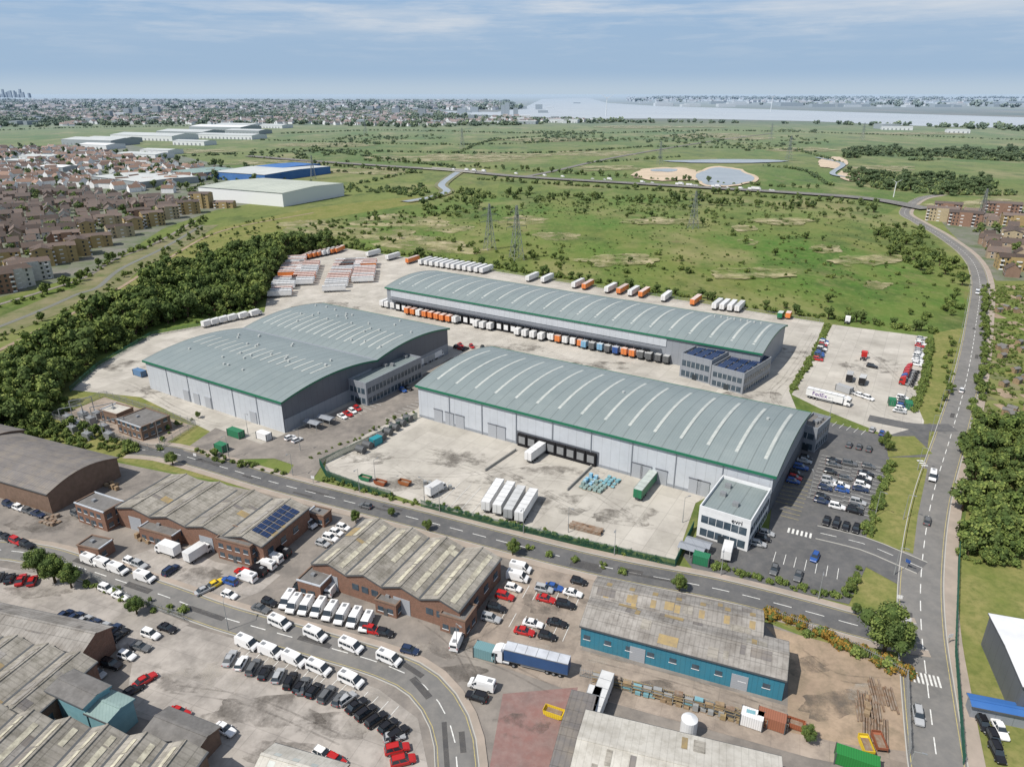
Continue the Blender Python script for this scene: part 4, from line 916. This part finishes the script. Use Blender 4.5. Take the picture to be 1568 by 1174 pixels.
row('minibus',430,959,598,1014,8.3,(28,12),[W],z=.15);row('van',380,990,452,1015,6.5,(28,12),[W]);row('minibus',489,1028,538,1046,6.6,(28,12),[W])
row('van',470,932,562,957,3.1,(-12,18),[W,W,SI,W]);row('van',440,925,452,929,3,(-12,18),[W])
row('car',352,1012,465,1052,2.9,(12,-20));row('car',463,1052,520,1074,2.9,(14,-18));row('car',530,1074,610,1127,2.9,(20,-14));row('car',604,1132,618,1168,2.9,(26,-6))
row('car',150,1035,215,993,3,(25,8));row('car',205,1060,222,1045,3,(22,-14),[RD,K]);row('car',233,975,258,965,3,(25,8))
row('car',270,1098,275,1094,3,(25,8),[RD]);V('car',345,1120,(20,10),W);V('car',495,1158,(20,10),W);V('car',515,1168,(20,10),RD)
row('van',182,876,222,888,7,(30,10));row('van',140,862,160,868,7,(30,10),[W]);V('car',262,876,(20,-15),DB);V('car',330,897,(25,-14),YE);V('car',352,914,(28,10),W);V('car',314,906,(25,-12),SI)
row('van',380,888,432,850,2.9,(-26,-9),[W,W,SI,K]);row('car',352,893,372,879,2.8,(-26,-9));V('van',510,905,(14,-20),W)
row('car',400,935,412,925,3,(28,10));
for x,y,c in [(786,903,W),(773,916,RD),(760,934,K),(848,902,BL),(836,920,RD),(877,911,W),(866,929,K),(816,958,W),(803,970,RD),(853,957,K),(838,977,K),(886,893,K),(833,905,SI),(700,966,K),(752,950,SI),(628,999,DB),(462,903,K),(590,972,K),(570,968,RD)]: V('car',x,y,(30,7),c)
row('van',797,874,794,888,3,(30,7));V('van',738,1053,(-28,-8),W);V('car',730,1070,(-28,-8),K);V('van',700,986,(10,-22),W);V('van',472,806,(26,10),W)
row('car',495,835,525,810,3,(28,8),[W,SI,W]);row('car',0,770,60,790,4,(25,10),None,.3);row('car',0,822,55,842,4,(25,10),None,.3);row('car',60,745,120,790,5,(25,10),None,.5)
row('car',0,885,50,893,2.9,(10,-20));row('car',100,945,185,975,2.9,(22,-16),[K,DB,GR,SI]);row('car',165,905,185,915,4,(26,10),[W]);row('car',165,805,195,800,4,(24,10));row('car',200,862,215,868,4,(24,10))
row('car',1233,703,1212,745,2.7,(28,6),None,.15);row('car',1277,708,1258,770,2.7,(28,6),None,.35);row('car',1300,712,1280,778,2.7,(28,6),None,.35);row('car',1328,716,1308,785,2.7,(28,6),None,.5)
row('car',1182,812,1160,835,3,(28,6),None,.2);row('car',1185,875,1240,890,2.8,(-8,24),None,.4);row('car',1265,800,1310,812,2.8,(-8,24),[K,K,W]);V('car',1247,856,(-10,24),BL)
row('car',1285,680,1330,690,2.8,(10,-20),None,.5);row('car',525,640,548,628,2.8,(22,12),[W,RD,W]);row('car',445,672,455,676,4,(22,-10),[W]);row('car',600,606,625,596,2.8,(22,12),None,.3)
row('car',1410,520,1404,560,3.2,(25,5),[W,SI,W,RD],.2);row('tractor',1396,570,1388,590,3.5,(-25,-5),[RD,RD,BL]);row('car',1385,600,1378,632,3,(25,5),None,.3);row('car',1262,524,1252,552,3,(28,5),[RD,K,W,BL]);row('rigid',1300,582,1320,587,5,(8,-20),[W,K]);row('car',1290,598,1330,612,4,(24,8),[SI,W],.2)
V('tractor',1322,550,PE,RD);V('car',1335,563,(25,5),K);V('tractor',1297,495,PE,W);V('rigid',1207,487,PE,OR);V('rigid',1195,487,PE,GN);row('car',700,532,712,536,3,PE,[RD,K],0)
row('rigid',645,560,670,548,4,PE,[W,SI]);row('car',1335,660,1350,665,3,(10,-20));V('van',1427,733,(-3,20),W,.14)
row('car',705,530,740,535,5,(10,10),[RD,K]);row('car',1505,1112,1530,1120,5,(10,20),[RD,K,W]);row('car',1520,1135,1525,1155,5,(10,20),[K,BL])
V('car',1419,800,(4,-20),GR,.13);V('car',1405,1100,(3,20),SI,.13);V('car',1472,600,(6,-20),W,.13);V('car',560,777,(-30,-8),GR,.1);V('van',1496,450,(0,20),W,.13)
for i in range(30):
    k=R.random(); q=(690+(1200-690)*k,262+(296-262)*k); V(R.choice(['car','van','rigid']),q[0],q[1]-.3,(20,1.3),W,z=1.62)
# ---------------------------------------------------------------- street furniture and yard things
def lampmesh(h=8):
    m=MB(); m.cyl((0,0,0),.12,h*.3,'galv',n=8); m.cyl((0,0,h*.3),.08,h*.7,'galv',n=8,r2=.05); m.beam((0,0,h),(1.4,0,h+.15),.08,'galv'); m.box(1.1,1.9,-.15,.15,h+.08,h+.2,'grey',bottom=True); return m.mesh('street_lamp')
LM=lampmesh()
for P,st,o in ((main,26,5.6),(rr,30,5.8)):
    d=0;nx=10;Q=off(P,o)
    for i in range(len(P)-1):
        L=(P[i+1]-P[i]).length; d+=L
        if d>nx and P[i].length<520:
            t=P[i+1]-P[i]; place(LM,'street_lamp',Q[i],math.atan2(t.y,t.x)-math.pi/2); nx+=st
for x,y in [(650,770),(870,815),(575,740),(1045,800),(380,665),(1270,640),(1340,790),(1240,760),(1385,610),(460,690),(350,965),(700,1000)]: place(LM,'street_lamp',G(x,y),R.uniform(0,6))
def pylon(x,y,h):
    m=MB(); lv=[0,.18,.34,.48,.6,.7,.8,.9,1.0]; wd=lambda t:(3.6*(1-t)**1.2+.5)*h/38
    for a,b in zip(lv,lv[1:]):
        for sx,sy,tx,ty in ((1,1,-1,1),(-1,1,-1,-1),(-1,-1,1,-1),(1,-1,1,1)):
            A=(sx*wd(a),sy*wd(a),a*h);B=(sx*wd(b),sy*wd(b),b*h);Cc=(tx*wd(b),ty*wd(b),b*h);D=(tx*wd(a),ty*wd(a),a*h)
            m.beam(A,B,.26,'pylon');m.beam(A,Cc,.14,'pylon');m.beam(D,B,.14,'pylon');m.beam(B,Cc,.14,'pylon')
    for t,l in ((.62,8),(.76,7),(.9,5)):
        for s in (-1,1):
            m.beam((0,0,t*h+1.2),(s*l,0,t*h),.2,'pylon'); m.beam((0,0,t*h),(s*l,0,t*h),.2,'pylon'); m.beam((s*l,0,t*h),(s*l,0,t*h-2),.2,'glass')
    m.obj('electricity_pylon',G(x,y),.5)
for a in [(750,382,34),(791,398,38),(1061,350,32),(1207,247,42),(708,228,42),(560,208,45),(1320,215,42),(1010,252,36),(1180,215,40),(1500,340,30),(480,275,32)]: pylon(*a)
def turbine(x,y,h,r):
    m=MB(); m.cyl((0,0,0),h*.035,h,'hwhite',n=8,r2=h*.018); m.box(-h*.03,h*.03,-h*.06,h*.03,h,h*1.04,'hwhite')
    for k in range(3):
        a=k*2.094+.5; c=Vector((0,-h*.065,h*1.02)); t=c+Vector((math.cos(a)*r,0,math.sin(a)*r)); n=Vector((-math.sin(a),0,math.cos(a)))
        m.face([c-n*h*.02,c+n*h*.02,t+n*h*.004,t-n*h*.004],'hwhite')
    m.obj('wind_turbine',G(x,y),0)
turbine(1368,302,16,7);turbine(928,178,85,45);turbine(1180,172,85,45)
def transformer(x,y,s=1):
    m=MB(); m.box(-1.5,1.5,-1,1,.2,2.4,'grey'); 
    for k in range(5): m.box(-1.4+k*.6,-1.2+k*.6,1.02,1.5,.5,2.2,'cladm')
    for k in (-1,0,1): m.cyl((k*.8,0,2.4),.12,1.3,'wpaint',n=8,r2=.06)
    m.box(-1.7,1.7,-1.2,1.7,0,.2,'kerb'); m.obj('transformer',G(x,y)+Vector((0,0,.09)),R.uniform(-.6,-.4))
for q in [(120,655),(140,648),(160,660),(135,672),(105,645),(150,640),(168,672),(128,640),(112,662)]: transformer(*q)
gm=MB()
for i in range(5):
    a=G(95+i*16,650+i*5-(i%2)*18); gm.beam((a.x,a.y,0),(a.x,a.y,6),.2,'galv'); gm.beam((a.x+6,a.y+4,0),(a.x+6,a.y+4,6),.2,'galv'); gm.beam((a.x,a.y,6),(a.x+6,a.y+4,6),.25,'galv')
gm.obj('substation_gantry')
poly('gravel_compound',[(82,640),(160,608),(296,652),(238,688)],'pinkconc',.09)
def cont(x,y,L,d,col,h=2.6,w=2.44,name='shipping_container'):
    m=MB(); m.box(-L/2,L/2,-w/2,w/2,.12,h,'container',bottom=True)
    for sx in (-1,1):
        for sy in (-1,1): m.box(sx*L/2-.1,sx*L/2+.1,sy*w/2-.1,sy*w/2+.1,0,h+.05,'darksteel')
    for s in (-.3,.3): m.box(L/2+.01,L/2+.06,s-.03,s+.03,.2,h-.1,'galv')
    m.obj(name,G(x,y)+Vector((0,0,.1)),hd(x,y,d),color=col)
def skip(x,y,d,col):
    m=MB(); m.prism([(-2,.9),(-1.3,.1),(1.3,.1),(2,.9),(2,1.4),(1.9,1.4),(1.9,.95),(1.25,.25),(-1.25,.25),(-1.9,.95),(-1.9,1.4),(-2,1.4)],-.85,.85,'container','container',axis='y')
    for s in (-1,1): m.box(-1.85,1.85,s*.87-.03,s*.87+.03,.4,1.35,'container')
    m.box(-1.5,1.5,-.8,.8,.3,.8,'scrap'); m.obj('skip',G(x,y)+Vector((0,0,.1)),hd(x,y,d),color=col)
for a in [(848,1095,(30,10),YE),(583,742,(30,8),(.3,.08,.03)),(560,735,(30,8),GN),(1215,1112,(30,10),(.3,.1,.05)),(1325,1145,(10,25),YE),(1345,1140,(10,25),(.3,.1,.05)),(620,742,(30,8),(.3,.1,.03))]: skip(*a)
for a in [(362,668,6,(30,10),GN),(340,690,4,(30,10),GN),(405,672,5,(30,10),W),(1073,862,4,(30,8),GN),(576,680,4,(20,-10),(.02,.25,.3)),(1310,1172,7,(30,10),(.02,.2,.04)),(1180,1110,5,(30,10),(.3,.12,.07)),(1150,1108,4,(30,10),W),(1390,625,4,(5,20),GN),(1365,620,3,(5,20),GN),(215,575,6,(30,10),(.1,.2,.35)),(1292,600,6,(30,10),SI),(745,1005,5,(-28,-8),(.15,.28,.3))]: cont(*a)
def stack(x,y,n,m1,d,w=1.1,h=1.2,name='pallet_stack'):
    m=MB()
    for i in range(n):
        xx=(i%4)*1.5+R.uniform(-.25,.25);yy=(i//4)*1.6+R.uniform(-.25,.25); hh=h*R.uniform(.3,1.2)
        m.box(xx,xx+w,yy,yy+w,.0,.14,'wood'); m.box(xx+.04,xx+w-.04,yy+.04,yy+w-.04,.145,max(.3,hh),m1)
    m.obj(name,G(x,y)+Vector((0,0,.1)),math.radians(d))
stack(905,745,8,'palletblue',60,h=1.4);stack(920,757,20,'tealroof',60,h=1.0);stack(940,748,14,'bluelt',60,h=.8);stack(1010,1075,6,'wood',-21);stack(1060,1088,7,'galv',-21,h=1.4);stack(1100,1100,5,'rust',-21);stack(960,1060,4,'bluelt',-21)
stack(1330,1100,4,'wood',60);stack(650,748,6,'galv',20);stack(665,755,6,'galv',20);stack(160,745,6,'wood',-30);stack(60,800,10,'scrap',-25,h=.8);stack(205,825,6,'wood',-25)
def rack(x,y,d):
    m=MB()
    for i in range(4):
        for j in (0,1): m.beam((i*2,j*1.1,0),(i*2,j*1.1,2.2),.08,'galv')
    for z in (.6,1.4,2.1):
        for j in (0,1): m.beam((0,j*1.1,z),(6,j*1.1,z),.08,'rust')
        for k in range(3):
            if R.random()<.6: m.box(.2+k*1.95,1.8+k*1.95,.1,1.0,z+.06,z+.15+R.random()*.5,R.choice(['wood','scrap','galv','bluelt','darksteel']))
    m.obj('storage_rack',G(x,y)+Vector((0,0,.1)),math.radians(d))
for k in range(9): rack(905+k*31,1046+k*8,-21+R.uniform(-4,4))
lg=MB()
for i in range(14): lg.cyl((R.uniform(-.4,.4),(i%6)*.5,.25+(i//6)*.42),.22,9,'scrap','x',8)
lg.obj('pipe_stack',G(870,808)+Vector((0,0,.1)),math.radians(-25))
for q in [(1350,1110,70),(1375,1090,75),(1360,1150,65)]:
    lg=MB()
    for i in range(9): lg.box(R.uniform(-1,1),R.uniform(5,8),i*.5,i*.5+.25,0,R.uniform(.2,.6),'scrap')
    lg.obj('girder_stack',G(q[0],q[1])+Vector((0,0,.1)),math.radians(q[2]))
tk=MB(); tk.cyl((0,0,0),1.5,4.0,'wpaint',n=20); tk.cyl((0,0,4.0),1.5,.6,'wpaint',n=20,r2=.3); tk.beam((1.55,0,0),(1.55,0,4.2),.1,'galv'); tk.obj('storage_tank',G(1053,1125,0)+Vector((0,0,.08)),0)
for k in range(8):
    t=k/7; x=553+(625-553)*t; y=693-(693-645)*t; m=MB(); m.cyl((-1.6,0,1.3),1.2,3.2,'darksteel','x',14); m.box(-1.2,-.9,-.9,.9,0,.5,'kerb'); m.box(.9,1.2,-.9,.9,0,.5,'kerb'); m.obj('storage_tank',G(x,y)+Vector((0,0,.1)),math.radians(-30))
def shelter(x,y): 
    m=MB()
    for sx in (-3,0,3):
        for sy in (-1.5,1.5): m.beam((sx,sy,0),(sx,sy,2.3),.12,'galv')
    m.prism([(-1.7,2.3),(1.7,2.3),(0,2.9)],-3.3,3.3,'cladm','cladm'); m.obj('cycle_shelter',G(x,y)+Vector((0,0,.1)),math.radians(-30))
for q in [(1058,850),(1068,842),(480,655),(500,648)]: shelter(*q)
def sign(x,y,d,col):
    m=MB(); m.beam((0,0,0),(0,0,2.6),.1,'galv'); m.box(-.6,.6,-.08,-.05,1.6,2.6,'container'); m.obj('traffic_sign',G(x,y)+Vector((0,0,.1)),math.radians(d),color=col)
for q in [(1388,960,-20,W),(1388,870,-60,BL),(1452,985,10,W),(1375,925,-20,W),(300,705,-20,W),(480,740,-20,W)]: sign(*q)
for i in range(26):
    x=R.uniform(1522,1600);y=R.uniform(445,640); m=MB(); m.prism([(-1.2,0),(1.2,0),(1.2,2),(0,2.6),(-1.2,2)],-1.6,1.6,'wood','wood'); m.box(-.4,.4,-1.24,-1.205,0,1.8,'darksteel'); m.face([(-1.7,-1.35,2.0),(1.7,-1.35,2.0),(1.7,0,2.68),(-1.7,0,2.68)],'flat'); m.face([(-1.7,0,2.68),(1.7,0,2.68),(1.7,1.35,2.0),(-1.7,1.35,2.0)],'flat'); m.obj('garden_shed',G(x,y),R.uniform(0,3))
vp=MB(); AP=[G(*q) for q in [(1518,436),(1700,436),(1760,650),(1510,650)]]
for i in range(60):
    for j in range(30):
        x=80+i*8; y=190+j*12+(i%3)*2
        if inpoly(x,y,AP) and inpoly(x+6,y+9,AP) and R.random()<.8:
            w=R.uniform(4,6.5); d=R.uniform(6,10); vp.face([(x,y,.06),(x+w,y,.06),(x+w,y+d,.06),(x,y+d,.06)],R.choice(['dirt','dirt','mud','grass','mud']))
vp.obj('vegetable_plots')
# ---------------------------------------------------------------- light, sky, camera
SD=Vector((-.84,-.54)).normalized(); EL=math.radians(53)
w=bpy.data.worlds.new('World'); bpy.context.scene.world=w; w.use_nodes=True; nt=w.node_tree; bg=nt.nodes['Background']
sk=N(nt,'ShaderNodeTexSky'); sk.sky_type='NISHITA'; sk.sun_disc=False; sk.sun_elevation=EL; sk.sun_rotation=math.atan2(SD.x,SD.y)%(2*math.pi); sk.air_density=1.0; sk.dust_density=1.0; sk.ozone_density=2.0
tc=N(nt,'ShaderNodeTexCoord'); s=N(nt,'ShaderNodeSeparateXYZ'); nt.links.new(tc.outputs['Generated'],s.inputs[0])
def ramp(lo,hi,v=None):
    mr=N(nt,'ShaderNodeMapRange'); mr.inputs[1].default_value=lo; mr.inputs[2].default_value=hi; mr.interpolation_type='SMOOTHSTEP'; nt.links.new(v or s.outputs[2],mr.inputs[0]); return mr.outputs[0]
lowsky=mix(nt,ramp(0,.03),(4.6,5.6,6.6),(3.35,4.65,6.25))
lowsky=mix(nt,ramp(.03,.14),lowsky,(3.1,4.6,6.6))
col=mix(nt,ramp(.10,.45),lowsky,sk.outputs[0])
def clouds(sc,scale,lo,hi):
    mp=N(nt,'ShaderNodeMapping'); mp.inputs['Scale'].default_value=sc; nt.links.new(tc.outputs['Generated'],mp.inputs[0]); return nz(nt,mp.outputs[0],scale,10,.62,lo,hi)
f1=math_(nt,'MULTIPLY',clouds((2.5,2.5,30),1.2,.42,.70),ramp(.045,.10))
f2=math_(nt,'MULTIPLY',clouds((7,7,60),1.4,.48,.75),ramp(.02,.08))
f=math_(nt,'MINIMUM',math_(nt,'ADD',math_(nt,'MULTIPLY',f1,.85),math_(nt,'MULTIPLY',f2,.45)),.88)
col=mix(nt,f,col,(6.4,6.8,7.3)); nt.links.new(col,bg.inputs[0]); bg.inputs[1].default_value=.105
sun=bpy.data.lights.new('sun','SUN'); sun.energy=4.8; sun.angle=math.radians(.53); sun.color=(1,.945,.86)
so=bpy.data.objects.new('sun',sun); C.objects.link(so)
dv=Vector((SD.x*math.cos(EL),SD.y*math.cos(EL),math.sin(EL))); so.rotation_euler=dv.to_track_quat('Z','Y').to_euler()
cam=bpy.data.cameras.new('camera'); cam.sensor_width=36; cam.lens=36*F/1568; cam.clip_start=1; cam.clip_end=200000
co=bpy.data.objects.new('camera',cam); C.objects.link(co); co.location=(0,0,H); co.rotation_euler=(math.pi/2-TH,0,0)
bpy.context.scene.camera=co
bpy.context.scene.view_settings.view_transform='Standard'; bpy.context.scene.view_settings.look='None'; bpy.context.scene.view_settings.exposure=0
